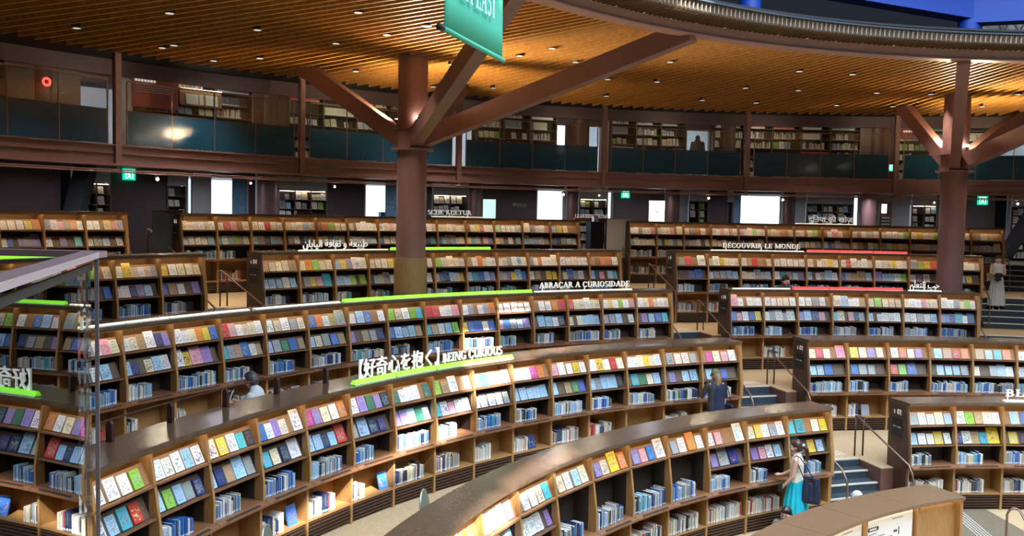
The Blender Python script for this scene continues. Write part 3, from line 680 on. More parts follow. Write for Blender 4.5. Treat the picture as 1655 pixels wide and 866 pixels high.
# ------------------------------------------------------------------ columns with branching beams
def beam(mb, p0, p1, w, h, m, wdir=None):
    """rectangular beam; w across, h in the vertical plane"""
    p0, p1 = Vector(p0), Vector(p1); d = (p1-p0).normalized(); side = d.cross(Vector((0, 0, 1))).normalized(); up = side.cross(d).normalized()
    mb.obox(p0-side*w/2-up*h/2, side*w, d*(p1-p0).length, up*h, m)
CEIL = Z0+3.62
for ci, az in enumerate((-40.0, 6.2, 52.6, -86.4)):
    R = 19.7; c = P(R, az, 0); zb = FL['B']+.001; zn = Z0+1.52
    if ci > 1: lab = 'purple brown column beyond the edge of the photo' ; 
    else: lab = ('round purple brown column with wood-clad foot, branching into slanted beams', 'round purple brown column at the right, branching into slanted beams')[ci]
    o = empty('branching_column', (c.x, c.y, zb)); tag(o, lab, 'column')
    q = MB(); q.cyl((0, 0, 0), .345, zn-zb, M['steel'], 40); q.build('shaft', o)
    q = MB(); q.cyl((0, 0, zn-zb), .345, CEIL+.1-zn, M['steel'], 40); q.build('upper_shaft', o)
    q = MB(); q.cyl((0, 0, 1.05-.02), .352, .012, M['raildark'], 40); q.build('joint_ring', o)
    q = MB(); q.cyl((0, 0, zn-zb-.06), .50, .05, M['steel'], 40); q.cyl((0, 0, zn-zb+.42), .46, .03, M['steel'], 40); q.build('collar', o)
    if ci == 0:
        q = MB(); q.cyl((0, 0, 0), .385, 2.03, M['clad'], 40); q.cyl((0, 0, 1.2), .387, .006, M['panel'], 40); q.build('foot_cladding', o)
    zc = zn-zb+.18
    rad_ = Vector((-sin(rad(az)), -cos(rad(az)), 0)); tan_ = Vector((cos(rad(az)), -sin(rad(az)), 0))
    # inner pair goes to the ring beam, outer pair rises to the gallery ceiling
    ends = []
    for s_ in (-1, 1):
        e = P(13.05, az+s_*7.6, CEIL-.05); ends.append(e)
        e = P(23.1, az+s_*2.2*s_*s_, 0) if False else P(22.9, az+s_*5.6, CEIL+.02); ends.append(e)
    inner = [P(13.05, az-12.4, CEIL-.12), P(13.05, az+7.4, CEIL-.12)] if ci == 0 else [P(13.05, az-10.6, CEIL-.12), P(13.05, az+10.6, CEIL-.12)]
    inner = [P(13.05, -52.0, CEIL-.12), P(13.05, -32.6, CEIL-.12)] if ci == 0 else [P(13.05, az-10.4, CEIL-.12), P(13.05, az+9.6, CEIL-.12)]
    outer = [P(23.2, az-2.6, CEIL+.05), P(23.2, az+9.6, CEIL+.05)] if ci == 0 else [P(22.4, az-1.8, CEIL+.05), P(24.6, az+8.6, CEIL+.05)]
    for e in inner+outer:
        q = MB(); e_ = Vector(e)-Vector((c.x, c.y, zb)); h_ = Vector((e_.x, e_.y, 0)).normalized()*.22
        beam(q, Vector((h_.x, h_.y, zc)), e_, .26, .40, M['steel']); q.build('slanted_beam', o)
    q = MB(); q.cyl((0, 0, zn-zb-.02), .40, .44, M['steel'], 8, False); q.build('node', o)
    for j, da in enumerate((150, 200, 20, -20)):
        dv = Matrix.Rotation(rad(da), 3, 'Z') @ rad_
        if ci > 1: continue
        lp = Vector((dv.x*.44, dv.y*.44, zn-zb+.46))
        f = empty('uplight', Vector((c.x, c.y, zb))+lp); tag(f, ('small uplight on the collar of the clad column, facing the ', 'small uplight on the collar of the right column, facing the ')[ci]+('gallery, left one', 'gallery, right one', 'hall, left one', 'hall, right one')[j], 'spotlight', 'uplights on the columns')
        q = MB(); q.cyl((0, 0, 0), .02, .16, M['raildark'], 8); q.build('stalk', f)
        q = MB(); q.cyl((0, 0, .15), .055, .07, M['raildark'], 12); q.build('housing', f)
        q = MB(); q.cyl((0, 0, .222), .045, .01, M['lamp'], 12); q.cyl((-.0, 0, .17), .058, .03, M['lamp'], 12) if j > 1 else None; q.build('lens', f)
    if ci < 2:
        for e in (inner[0], inner[1], outer[0], outer[1]):
            d = (Vector(e)-Vector((c.x, c.y, zn))).normalized()
            light('column_uplight', 'SPOT', Vector((c.x, c.y, zn+.75))+Vector((d.x, d.y, 0))*.62, 700, (1, .76, .46), Vector((c.x, c.y, CEIL))+Vector((d.x, d.y, 0))*3.2, spot_size=rad(115), spot_blend=.9, shadow_soft_size=.06)

# ------------------------------------------------------------------ slatted ceiling, ring beam
RI, RO = 12.15, 24.95
h = .15; w = .05; zc0 = CEIL
q = MB()
def slats(n, r0, r1, m, w=.05, h=.15, step=1):
    sk_ = rad(3.0)
    for i in range(n):
        az = i*360/n
        if 62 < az < 252: continue
        dv = Vector((sin(rad(az)-sk_), cos(rad(az)-sk_), 0)); sv = Vector((dv.y, -dv.x, 0)); p = P(19.1, az, zc0)
        b_ = p.x*dv.x+p.y*dv.y; c_ = p.x**2+p.y**2
        t0 = -b_+sqrt(b_*b_-(c_-r0*r0)); t1 = -b_+sqrt(b_*b_-(c_-r1*r1))
        q.obox(p+dv*t0-sv*w/2, sv*w, dv*(t1-t0), (0, 0, h), m)
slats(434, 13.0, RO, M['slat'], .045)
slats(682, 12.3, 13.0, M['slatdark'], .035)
slats(732, 12.14, 12.3, M['fin'], .022)
struct(q.build('ceiling_slats'))
q = MB()
for k_, a0 in enumerate(range(-115, 75, 5)):
    for Rh in (16.72,): q.arc([(Rh, CEIL+.10), (Rh+.03, CEIL+.10), (Rh+.03, CEIL+.13), (Rh, CEIL+.13)], a0, a0+5, M['raildark'], 1)
struct(q.build('ceiling_battens'))
q = MB(); q.arc([(RI+.2, CEIL+.26), (34.7, CEIL+.26), (34.7, CEIL+.30), (RI+.2, CEIL+.30)], -180, 180, M['black'], 3, caps=False); struct(q.build('ceiling'))
q = MB(); q.arc([(12.98, CEIL-.21), (13.02, CEIL-.21), (13.02, CEIL+.02), (12.98, CEIL+.02)], -180, 180, M['ringsteel'], 1.5, caps=False, smooth=False)
q.arc([(12.9, CEIL-.215), (13.2, CEIL-.215), (13.2, CEIL-.19), (12.9, CEIL-.19)], -180, 180, M['ringsteel'], 1.5, caps=False)
o = q.build('ring_beam'); struct(o)
q = MB()
for i in range(0, 360, 3):
    a = i+.5
    if 75 < i < 245: continue
    q.arc([(12.94, CEIL+.0), (12.99, CEIL+.0), (12.99, CEIL+.045), (12.94, CEIL+.045)], a, a+.22, M['white'], 1)
struct(q.build('trim_ring_clips'))
q = MB(); q.arc([(RI-.06, CEIL+h), (RI+.03, CEIL+h), (RI+.03, CEIL+h+.03), (RI-.06, CEIL+h+.03)], -180, 180, M['riser'], 2, caps=False); struct(q.build('trim_rim'))
def ray(x, y):
    u, v = x-827.5, y-433; a = u*_C+v*_S; b = -u*_S+v*_C
    return (Vector((a, 0, 0))+Vector((0, _c, -_s))*FPX+Vector((0, _s, _c))*(-b)).normalized()
def on_plane(x, y, z):
    d = ray(x, y); t = (z-EYE.z)/d.z; return EYE+d*t
def on_cyl(x, y, R):
    d = ray(x, y); A = d.x**2+d.y**2; B = 2*(EYE.x*d.x+EYE.y*d.y); Cc = EYE.x**2+EYE.y**2-R*R
    return EYE+d*((-B+sqrt(B*B-4*A*Cc))/2/A)
DL = [(124, 45), (274, 21), (281, 73), (416, 48), (420, 94), (262, 77), (543, 70), (579, 20), (625, 56), (575, 115), (345, 98), (690, 42), (730, 104), (770, 70), (797, 142), (982, 128), (980, 155), (1083, 100), (1062, 132), (1205, 142), (1135, 162), (1292, 115), (1290, 146), (1222, 166), (1378, 120), (1417, 150), (1352, 170), (1443, 172), (1505, 152), (1588, 172), (1645, 152), (1020, 36), (930, 100), (892, 78), (700, 140), (840, 90)]
for i, (x, y) in enumerate(DL):
    p = on_plane(x, y, CEIL-.005)
    o = empty('ceiling_downlight', p); az = deg(atan2(p.x, p.y)); rr = hypot(p.x, p.y)
    tag(o, 'small round downlight recessed between the wooden ceiling slats', 'downlight', 'downlights in the slatted ceiling')
    q = MB(); q.cyl((0, 0, -.012), .075, .03, M['lampdim'], 16); q.build('lens', o)
    q = MB(); q.cyl((0, 0, -.008), .095, .10, M['raildark'], 16); q.build('housing', o)
    if i % 2 == 0: light('downlight_beam', 'SPOT', p+Vector((0, 0, -.03)), 330, (1, .86, .66), P(rr+.8, az, 4), spot_size=rad(100), spot_blend=.8, shadow_soft_size=.07)

# ------------------------------------------------------------------ gallery: slab, fascia, posts, balustrade
GB = Z0+1.5
q = MB(); q.arc([(25.12, GB-.30), (38, GB-.30), (38, GB-.02), (25.12, GB-.02)], -180, 180, M['steeldark'], 3, caps=False); struct(q.build('floor_gallery'))
q = MB()
q.arc([(25.0, GB-.03), (25.3, GB-.03), (25.3, GB), (25.0, GB)], -110, 70, M['steel'], 2)
q.arc([(25.10, GB-.45), (25.13, GB-.45), (25.13, GB-.03), (25.10, GB-.03)], -110, 70, M['steel'], 2)
q.arc([(25.02, GB-.22), (25.12, GB-.22), (25.12, GB-.20), (25.02, GB-.20)], -110, 70, M['steel'], 2)
q.arc([(24.98, GB-.50), (25.35, GB-.50), (25.35, GB-.45), (24.98, GB-.45)], -110, 70, M['steel'], 2)
struct(q.build('trim_gallery_fascia'))
o = empty('lamp_track', P(24.9, -17, GB-.56)); tag(o, 'thin double pipe track running under the gallery edge', 'lamp track'); _i = -Vector(o.location)
for dz, R_ in ((.0, 24.92), (.05, 24.98)):
    q = MB(); q.tube([P(R_, a, GB-.655+dz)+_i for a in range(-100, 61, 2)], .020, M['steel'], 6); q.build('pipe', o)
POSTS = [-17.0+11.6*j for j in range(-5, 5)]
def nth(i):
    n = i+1; u = ['', 'first', 'second', 'third', 'fourth', 'fifth', 'sixth', 'seventh', 'eighth', 'ninth', 'tenth', 'eleventh', 'twelfth', 'thirteenth', 'fourteenth', 'fifteenth', 'sixteenth', 'seventeenth', 'eighteenth', 'nineteenth']
    if n < 20: return u[n]
    t = n//10; return ['twentieth', 'thirtieth', 'fortieth', 'fiftieth', 'sixtieth', 'seventieth', 'eightieth', 'ninetieth'][t-2] if n % 10 == 0 else ['twenty', 'thirty', 'forty', 'fifty', 'sixty', 'seventy', 'eighty', 'ninety'][t-2]+'-'+u[n % 10]
for i, a in enumerate(POSTS):
    o = empty('gallery_post', P(25.06, a, GB-.5)); _i = -Vector(o.location)
    tag(o, 'slim purple post from gallery edge to ceiling, '+{2: 'leftmost one, by the red lamp', 3: 'between the left shelves and clad column', 4: 'just right of the clad column', 5: 'in the middle, above LEARNING FROM', 6: 'right of the dark figure on the gallery', 7: 'just left of the right column'}.get(i, 'beyond the edge'), 'post', 'posts of the gallery edge')
    q = MB(); w_ = deg(.075/25); q.arc([(24.99, GB-.5), (25.14, GB-.5), (25.14, CEIL+.02), (24.99, CEIL+.02)], a-w_, a+w_, M['steel'], 1); q.v = [tuple(Vector(v)+_i) for v in q.v]; q.build('shaft', o)
    q = MB(); q.cyl((0, 0, -.13), .05, .14, M['steel'], 12); q.cyl((0, 0, -.16), .075, .03, M['steel'], 12); q.build('foot_bracket', o)
for i in range(len(POSTS)-1):
    a0, a1 = POSTS[i]+.55, POSTS[i+1]-.55
    o = empty('glass_balustrade', P(25.06, (a0+a1)/2, GB)); _i = -Vector(o.location)
    tag(o, 'glass gallery balustrade with dark blue lower half, '+{1: 'cut by the left edge', 2: 'before the left lit shelves', 3: 'behind the clad column', 4: 'right of the clad column', 5: 'in front of the dark figure', 6: 'left of the right column', 7: 'behind the right column'}.get(i, 'beyond the picture edge'), 'balustrade', 'glass balustrades of the gallery')
    def L_(q): q.v = [tuple(Vector(v)+_i) for v in q.v]; return q
    q = MB(); q.arc([(25.02, GB+1.50), (25.07, GB+1.50), (25.07, GB+1.525), (25.02, GB+1.525)], a0, a1, M['rail'], 1); L_(q).build('top_rail', o)
    q = MB(); q.arc([(25.03, GB+.80), (25.06, GB+.80), (25.06, GB+.82), (25.03, GB+.82)], a0, a1, M['raildark'], 1); L_(q).build('middle_rail', o)
    n = 4; st = (a1-a0)/n
    for j in range(n):
        q = MB(); q.arc([(25.04, GB+.82), (25.05, GB+.82), (25.05, GB+1.50), (25.04, GB+1.50)], a0+st*j+.03, a0+st*(j+1)-.03, M['glass'], 1); L_(q).build('glass_pane', o)
        q = MB(); q.arc([(25.04, GB+.01), (25.05, GB+.01), (25.05, GB+.80), (25.04, GB+.80)], a0+st*j+.03, a0+st*(j+1)-.03, M['film'], 1); L_(q).build('tinted_pane', o)
    for j in range(n+1):
        a = a0+st*j; q = MB(); q.arc([(25.035, GB), (25.075, GB), (25.075, GB+1.5), (25.035, GB+1.5)], a-.028, a+.028, M['rail'], 1); L_(q).build('mullion', o)
for x, y, w_, nm in ((253, 272, 1.0, 'brightest one above the left window'), (540, 285, .6, 'left of the clad column'), (910, 302, .7, 'above the tall white window'), (968, 303, .5, 'above LEARNING FROM'), (1145, 306, .8, 'above the dark wall right of the red triangle'), (1265, 308, .8, 'at the corner of the widest window'), (1510, 313, .5, 'left of the right column'), (1645, 317, .8, 'at the right edge beside the stair'), (404, 278, .5, 'above the blue window at the left')):
    p = on_cyl(x, y, 24.95); p.z = GB-.66-.09
    o = empty('track_spotlight', p); tag(o, 'small glowing spotlight under the gallery edge, '+nm, 'spotlight', 'spotlights under the gallery edge')
    q = MB(); q.cyl((0, 0, .06), .008, .04, M['raildark'], 6); q.build('hanger', o)
    q = MB(); q.cyl((0, 0, -.03), .045, .09, M['raildark'], 12); q.build('housing', o)
    q = MB()
    m_ = bmesh.new(); bmesh.ops.create_uvsphere(m_, u_segments=12, v_segments=8, radius=.026*w_+.010); q.add([v.co for v in m_.verts], [[v.index for v in f.verts] for f in m_.faces], M['lamp'], True); m_.free(); b_ = q.build('lens', o); b_.location = Vector((-p.x, -p.y, 0)).normalized()*.045+Vector((0, 0, -.03))
    light('spot_under_gallery', 'SPOT', p+Vector((-p.x, -p.y, 0)).normalized()*.15, 110*w_, (1, .82, .58), P(hypot(p.x, p.y)-3.2, deg(atan2(p.x, p.y)), FL['A']), spot_size=rad(95), spot_blend=.8, shadow_soft_size=.05)
# ------------------------------------------------------------------ walls
def wall(name, R, a0, a1, z0, z1, m, t=.12):
    q = MB(); q.arc([(R, z0), (R+t, z0), (R+t, z1), (R, z1)], a0, a1, m, 2); return struct(q.build(name))
G = FL['G']; LT = GB-.30
FARBOOKS = []          # deferred shelves to fill: (R, az0, az1, z, width m, style)
def wall_case(R, a0, a1, z0, zs, nmod, label, group, mat='rackdark', depth=.32, style='mix', lamp=False):
    am = (a0+a1)/2; o = empty('wall_bookcase', P(R, am, z0)); tag(o, label, 'bookcase', group); _i = -Vector(o.location)
    def L_(q): q.v = [tuple(Vector(v)+_i) for v in q.v]; return q
    zt = zs[-1]; step = (a1-a0)/nmod; wd = deg(.02/R)
    q = MB(); q.arc([(R+depth, z0), (R+depth+.02, z0), (R+depth+.02, zt), (R+depth, zt)], a0, a1, M['inner'], 1); L_(q).build('back_panel', o)
    for j in range(nmod+1):
        q = MB(); a = a0+step*j; q.arc([(R, z0), (R+depth, z0), (R+depth, zt+.02), (R, zt+.02)], a-wd, a+wd, M[mat], 1); L_(q).build('upright', o)
    for i, z in enumerate(zs):
        q = MB(); q.arc([(R+.005, z-.012), (R+depth, z-.012), (R+depth, z+.012), (R+.005, z+.012)], a0, a1, M[mat], 1); L_(q).build('shelf', o)
        if i < len(zs)-1:
            for j in range(nmod): FARBOOKS.append((R, a0+step*j+wd*1.5, a0+step*(j+1)-wd*1.5, z+.012, zs[i+1]-z, style, i))
    q = MB(); q.arc([(R+.03, zt-.03), (R+.06, zt-.03), (R+.06, zt-.014), (R+.03, zt-.014)], a0+.1, a1-.1, M['strip'], 2)
    if lamp: L_(q).build('light_strip', o)
    return o
# upper gallery
UZ = [GB+.10, GB+.45, GB+.80, GB+1.15, GB+1.50, GB+1.86, GB+2.22]
uw = [(-180, -58, 's'), (-58, -54.9, 'c2'), (-54.9, -51.04, 'r'), (-51.04, -48.73, 'o'), (-48.73, -47.96, 'g'), (-47.96, -40.91, 'c3'), (-40.91, -38.46, 'r'), (-38.46, -31.42, 'c3'), (-31.42, -29.2, 'c1'),
      (-29.2, -28.3, 'g'), (-28.3, -24.79, 'o'), (-24.79, -18.68, 'c3'), (-18.68, -17.03, 'o'), (-17.03, -16.39, 'r'), (-16.39, -15.07, 'o'), (-15.07, -14.34, 'g'), (-14.34, -8.41, 'c3'), (-8.3, -6.22, 'o'), (-6.22, -5.39, 'c1'), (-5.39, -4.62, 'r'),
      (-4.62, -3.89, 'c1'), (-3.89, 5.02, 'c4'), (5.02, 7.6, 'r'), (7.6, 14.39, 'c3'), (14.39, 17.5, 'o'), (17.5, 22, 'c2'), (22, 180, 's')]
UN = {-58: 'at the far left edge behind the balustrade', -47.96: 'with the maroon sign and lit display', -38.46: 'left of and behind the slanted beam', -31.42: 'narrow one right behind the clad column', -24.79: 'right of the clad column, above the KULTUR lettering', -14.34: 'left of the dark figure', -6.22: 'narrow one directly right of the dark figure', -4.62: 'narrow one with red volumes beside the post', -3.89: 'with a row of bright red volumes', 7.6: 'behind the right column', 17.5: 'beyond the right edge'}
n_ = 0
for a0, a1, t in uw:
    if t == 's': wall('wall_gallery', 27.7, a0, a1, GB-.02, CEIL+.3, M['steeldark'])
    elif t == 'r':
        wall('wall_gallery', 27.55, a0, a1, GB-.02, CEIL+.02, M['wallred'])
        q = MB(); am = (a0+a1)/2; c = P(27.9, am, GB); q.cyl((c.x, c.y, GB), .42, CEIL-GB, M['wallred'], 24); tag(q.build('round_pillar'), 'round brown pillar set in the gallery wall '+('by the red lamp' if a0 < -50 else 'right of the lit shelves' if a0 < -30 else 'between the two openings' if a0 < -10 else 'right of the dark figure' if a0 < 0 else 'left of the right column'), 'pillar', 'pillars in the gallery wall')
    elif t == 'g': wall('wall_gallery_return', 27.7, a0, a1, GB-.02, CEIL+.02, M['greywall'])
    elif t == 'o':
        wall('wall_gallery_head', 27.6, a0, a1, CEIL-.38, CEIL+.3, M['steeldark'])
        if a0 > -50: pass
        q = MB(); q.arc([(33.6, GB), (33.7, GB), (33.7, CEIL+.26), (33.6, CEIL+.26)], a0-.5, a1+6, M['greywall'], 1); struct(q.build('wall_far_room'))
        light('far_room_light', 'AREA', P(30.2, (a0+a1)/2+1.5, CEIL-.04), 110, (.80, .91, 1), P(32.4, (a0+a1)/2+2, GB), size=.15)  # unseen lamp added to brighten the far wall behind the opening
    else:
        nm = int(t[1]); wall_case(27.5, a0, a1, GB, UZ, nm, 'dark tall bookcase on the gallery '+UN[a0], 'tall bookcases along the gallery', style='up', lamp=(a0 in (-47.96,)))
        wall('wall_gallery_behind', 27.95, a0, a1, GB-.02, CEIL+.3, M['steeldark'])
wall('wall_gallery_band', 27.42, -110, 70, CEIL-.16, CEIL+.25, M['steeldark'], .06)
# daylight windows of the rooms behind the gallery openings
M['daypane'] = plain('overcast daylight pane', (.8, .9, 1), .4, emit=(.72, .92, 1), estr=2.2)
for wn_, (x0_, x1_, y0_, y1_) in enumerate(((899, 914, 203, 246), (984, 990, 190, 240), (186, 197, 130, 225))):
    pa, pb = on_cyl(x0_, (y0_+y1_)/2, 33.5), on_cyl(x1_, (y0_+y1_)/2, 33.5); b0, b1 = deg(atan2(pa.x, pa.y)), deg(atan2(pb.x, pb.y)); zt_, zb_w = on_cyl(x0_, y0_, 33.5).z, max(GB+.05, on_cyl(x0_, y1_, 33.5).z)
    o = empty('window_%d' % (20+wn_), P(33.5, (b0+b1)/2, zb_w)); struct(o)
    q = MB(); q.arc([(33.5, zb_w), (33.55, zb_w), (33.55, zt_), (33.5, zt_)], b0, b1, M['daypane'], 1); q.v = [tuple(Vector(v)-Vector(o.location)) for v in q.v]; q.build('window_pane', o)
    q = MB()
    for bb in (b0, b1): q.arc([(33.46, zb_w), (33.56, zb_w), (33.56, zt_), (33.46, zt_)], bb-.06, bb+.06, M['white'], 1)
    q.v = [tuple(Vector(v)-Vector(o.location)) for v in q.v]; q.build('window_frame', o)
for a0, a1, z0, z1 in ((-19.2, -18.2, GB+.9, GB+1.9),):
    pass
# outer shell
q = MB(); q.arc([(34.4, G-1), (34.6, G-1), (34.6, CEIL+.5), (34.4, CEIL+.5)], 45, 290, M['wallred'], 3); struct(q.build('wall_outer'))
q = MB(); q.arc([(34.4, GB-.3), (34.6, GB-.3), (34.6, CEIL+.5), (34.4, CEIL+.5)], -70, 45, M['greywall'], 3); struct(q.build('wall_outer_upper'))
# ground aisle wall under the gallery
WR = 31.0
lw = [(-180, -49.11, 'w'), (-49.11, -48.0, 'v'), (-48.0, -46.45, 'c', 2), (-46.45, -43.2, 'w'), (-43.2, -42.1, 'c', 1), (-42.1, -41.98, 'g'), (-41.98, -41.64, 'b'), (-41.64, -40.58, 'g'), (-40.58, -38.25, 'b'),
      (-38.25, -36.3, 'w'), (-36.24, -33.0, 'c', 3), (-33.0, -30.32, 'w'), (-30.32, -27.9, 'b'), (-27.9, -25.5, 'w'), (-25.41, -22.88, 'c', 2), (-22.88, -22.5, 'g'), (-22.5, -17.58, 'w'), (-17.58, -15.49, 'b'), (-15.49, -14.4, 'g'), (-14.3, -12.15, 'c', 2), (-12.15, -11.76, 'b'),
      (-11.76, -8.89, 'w'), (-8.89, -7.75, 'w'), (-7.75, -5.9, 'g'), (-5.8, -4.37, 'c', 2), (-4.37, -2.9, 'w'), (-2.9, -2.45, 'c', 1), (-2.45, -1.91, 's'), (-1.91, 1.17, 'b'), (1.17, 3.0, 'g'), (3.1, 6.5, 'c', 3), (6.5, 6.9, 'b'), (6.9, 10.5, 'g'), (10.67, 12.4, 'c', 2), (12.4, 16.33, 'w'), (16.33, 17.3, 'v'), (17.4, 21.5, 'c', 3), (21.5, 180, 'w')]
LN = {-48.0: 'in the lit opening left of the exit sign', -43.2: 'narrow one left of the left windows', -36.24: 'left of the window beside the clad column', -25.41: 'right behind the KULTUR lettering', -14.3: 'behind the red LEARNING FROM board', -5.8: 'left of the dark wall by the widest window', -2.9: 'very narrow one by the blue screen', 3.1: 'behind the Hindi lettering', 10.67: 'left of the right column', 17.4: 'at the right edge beyond the stair underside'}
wi = 0
for e in lw:
    a0, a1, t = e[:3]
    m_ = M['greywall'] if t == 'g' else M['steeldark']
    if t in 'wg': wall('wall_aisle', WR, a0, a1, G, LT, m_)
    elif t == 'v':
        wall('wall_aisle', WR+1.6, a0-1, a1+1, G, LT, M['dark'])
        st = -1 if a0 < 0 else 1
        o = tag(MB().build('x'), None) if False else None
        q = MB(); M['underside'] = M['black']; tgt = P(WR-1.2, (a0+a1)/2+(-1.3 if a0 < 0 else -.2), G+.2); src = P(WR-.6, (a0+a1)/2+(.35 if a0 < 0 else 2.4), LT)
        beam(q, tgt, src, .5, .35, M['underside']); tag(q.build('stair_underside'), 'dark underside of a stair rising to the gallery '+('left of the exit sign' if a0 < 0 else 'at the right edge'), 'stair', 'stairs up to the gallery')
    elif t in 'bs':
        wall('wall_aisle_sill', WR, a0, a1, G, G+.75, m_); wall('wall_aisle_head', WR, a0, a1, LT-.10, LT, m_)
        wi += 1
        o = empty('window_%d' % wi, P(WR, (a0+a1)/2, G+.75)); struct(o); _i = -Vector(o.location)
        q = MB()
        for aa in (a0, a1): q.arc([(WR-.02, G+.75), (WR+.14, G+.75), (WR+.14, LT-.1), (WR-.02, LT-.1)], aa-.05, aa+.05, M['greywall'], 1)
        q.v = [tuple(Vector(v)+_i) for v in q.v]; q.build('window_frame', o)
        q = MB(); q.arc([(WR+.06, G+.75), (WR+.07, G+.75), (WR+.07, LT-.1), (WR+.06, LT-.1)], a0, a1, M['glass'], 1); q.v = [tuple(Vector(v)+_i) for v in q.v]; q.build('window_pane', o)
        if t == 's' or a0 in (-40.58, -30.32):
            b0 = a0 if t == 's' else a1-.95
            q = MB(); q.arc([(WR+.03, G+.75), (WR+.05, G+.75), (WR+.05, LT-.1), (WR+.03, LT-.1)], b0, a1, M['bluemesh'], 1); q.v = [tuple(Vector(v)+_i) for v in q.v]; q.build('screen', o)
    else:
        wall('wall_aisle', WR+.5, a0-.1, a1+.1, G, LT, M['greywall'])
        wall_case(WR-.05, a0, a1, G, [G+.1, G+.45, G+.80, G+1.14, G+1.46, G+1.78, G+2.10], e[3], 'low-lit bookcase under the gallery, '+LN[a0], 'bookcases in the aisle under the gallery', style='face', lamp=a0 in (-48.0, -36.24, -25.41, 10.67, -14.3), mat='rackdark')
        wall('wall_aisle_head', WR-.05, a0, a1, G+2.12, LT, M['greywall'])
# things in the aisle
for px_, dia, lab in ((432, .75, 'brown round pillar under the gallery left of the lit shelves'), (769, .5, 'brown pillar left of the pale green poster'), (925, .45, 'brown pillar right of the tall white window'), (1087, .55, 'brown pillar right of the red triangle sign'), (1406, .62, 'dark shiny round pillar right of the Hindi lettering'), (1275, .5, 'grey brown pillar right of the widest window')):
    p_ = on_cyl(px_, 320, 29.6); az = deg(atan2(p_.x, p_.y))
    q = MB(); q.cyl((0, 0, 0), dia/2, LT-G, M['steel' if dia > .6 else 'wallred'], 28); o = q.build('pillar'); o.location = P(29.6, az, G); tag(o, lab, 'pillar', 'pillars in the aisle')
def azx(px, R_, y=320): p = on_cyl(px, y, R_); return deg(atan2(p.x, p.y))
def standing_board(az, R, w, z0, z1, m, label, cat='board', mframe=None):
    o = empty('display_board', P(R, az, z0), rad(-az)); tag(o, label, cat)
    q = MB(); q.box(-w/2, w/2, 0, .03, 0, z1-z0, m); q.build('panel', o)
    for lx in (-w/2+.03, w/2-.05):
        q = MB(); q.box(lx, lx+.02, 0, .03, G-z0, -.03, M['raildark']); q.build('leg', o)
    q = MB(); q.box(-w/2, w/2, -.02, .05, -.03, 0, mframe or M['raildark']); q.box(-w/2-.02, -w/2, -.02, .05, -.03, z1-z0, mframe or M['raildark']); q.build('frame', o)
    return o
M['lightbox'] = plain('lit white sign face', (.9, .95, .95), .4, emit=(.9, 1, 1), estr=1.3)
M['lightgreen'] = plain('pale green lit poster', (.7, .9, .8), .4, emit=(.62, 1, .86), estr=.95)
o = standing_board(azx(791, 28.9), 28.9, .50, G+.75, G+1.95, M['lightgreen'], 'pale green glowing poster with two green characters', 'poster')
q_, w_ = font_polys('生き', .22); letters_flat(q_, (-.2, -.004, .32), (1, 0, 0), (0, 0, 1), plain('green ink', (.05, .55, .32), .5), 'characters', o)
o = standing_board(azx(1062, 28.9), 28.9, .62, G+.9, G+2.05, M['lightbox'], 'glowing white sign with a small red triangle', 'sign')
q = MB(); q.prism([(-.05, -.012, .75), (0, -.012, .64), (.05, -.012, .75)], 0, (0, .008, 0), M['redglow']); q.build('triangle', o)
o = standing_board(azx(1433, 28.9), 28.9, .42, G+.7, G+2.15, M['panel'], 'dark information board with a white lit top right of the round pillar', 'sign')
q = MB(); q.box(-.2, .2, -.01, 0, 0, .42, M['bluemesh']); q.box(-.17, .02, -.01, 0, 1.05, 1.4, M['lightbox']); q.build('print', o)  # glowing white patch stands in for a bright reflection on the board
for j in range(3):
    q = MB(); q.box(-.15, .15, -.008, 0, .62+j*.12, .65+j*.12, M['greywall']); q.build('text_line', o)
# red board LEARNING FROM with white letters
o = empty('lettering_board', P(28.2, azx(957, 28.2), G+1.28), rad(-azx(957, 28.2))); tag(o, 'red ledge with white letters reading LEARNING FROM on the low case', 'sign')
q = MB(); q.box(-.66, .62, 0, .10, -.05, .07, plain('red board', (.55, .05, .04), .5)); q.build('board', o)
q_, w_ = roman('LEARNING FROM', .13); letters_flat(q_, (-.64, .02, .075), (1, 0, 0), (0, 0, 1), M['letter'], 'letters', o, sx=1.24/w_)
for j, w in enumerate((-.6, .55)):
    q = MB(); q.box(w, w+.05, .03, .08, -1.28, 0, M['raildark']); q.build('leg', o)
# wall words on the dark wall
o = empty('wall_lettering', P(30.95, azx(850, 30.95), G+1.75), rad(-azx(850, 30.95))); tag(o, 'small grey lettering on the dark wall left of the tall white window', 'lettering')
q_, w_ = font_polys('学びと心', .15); letters_flat(q_, (-.55, -.02, 0), (1, 0, 0), (0, 0, 1), M['greywall'], 'characters', o)
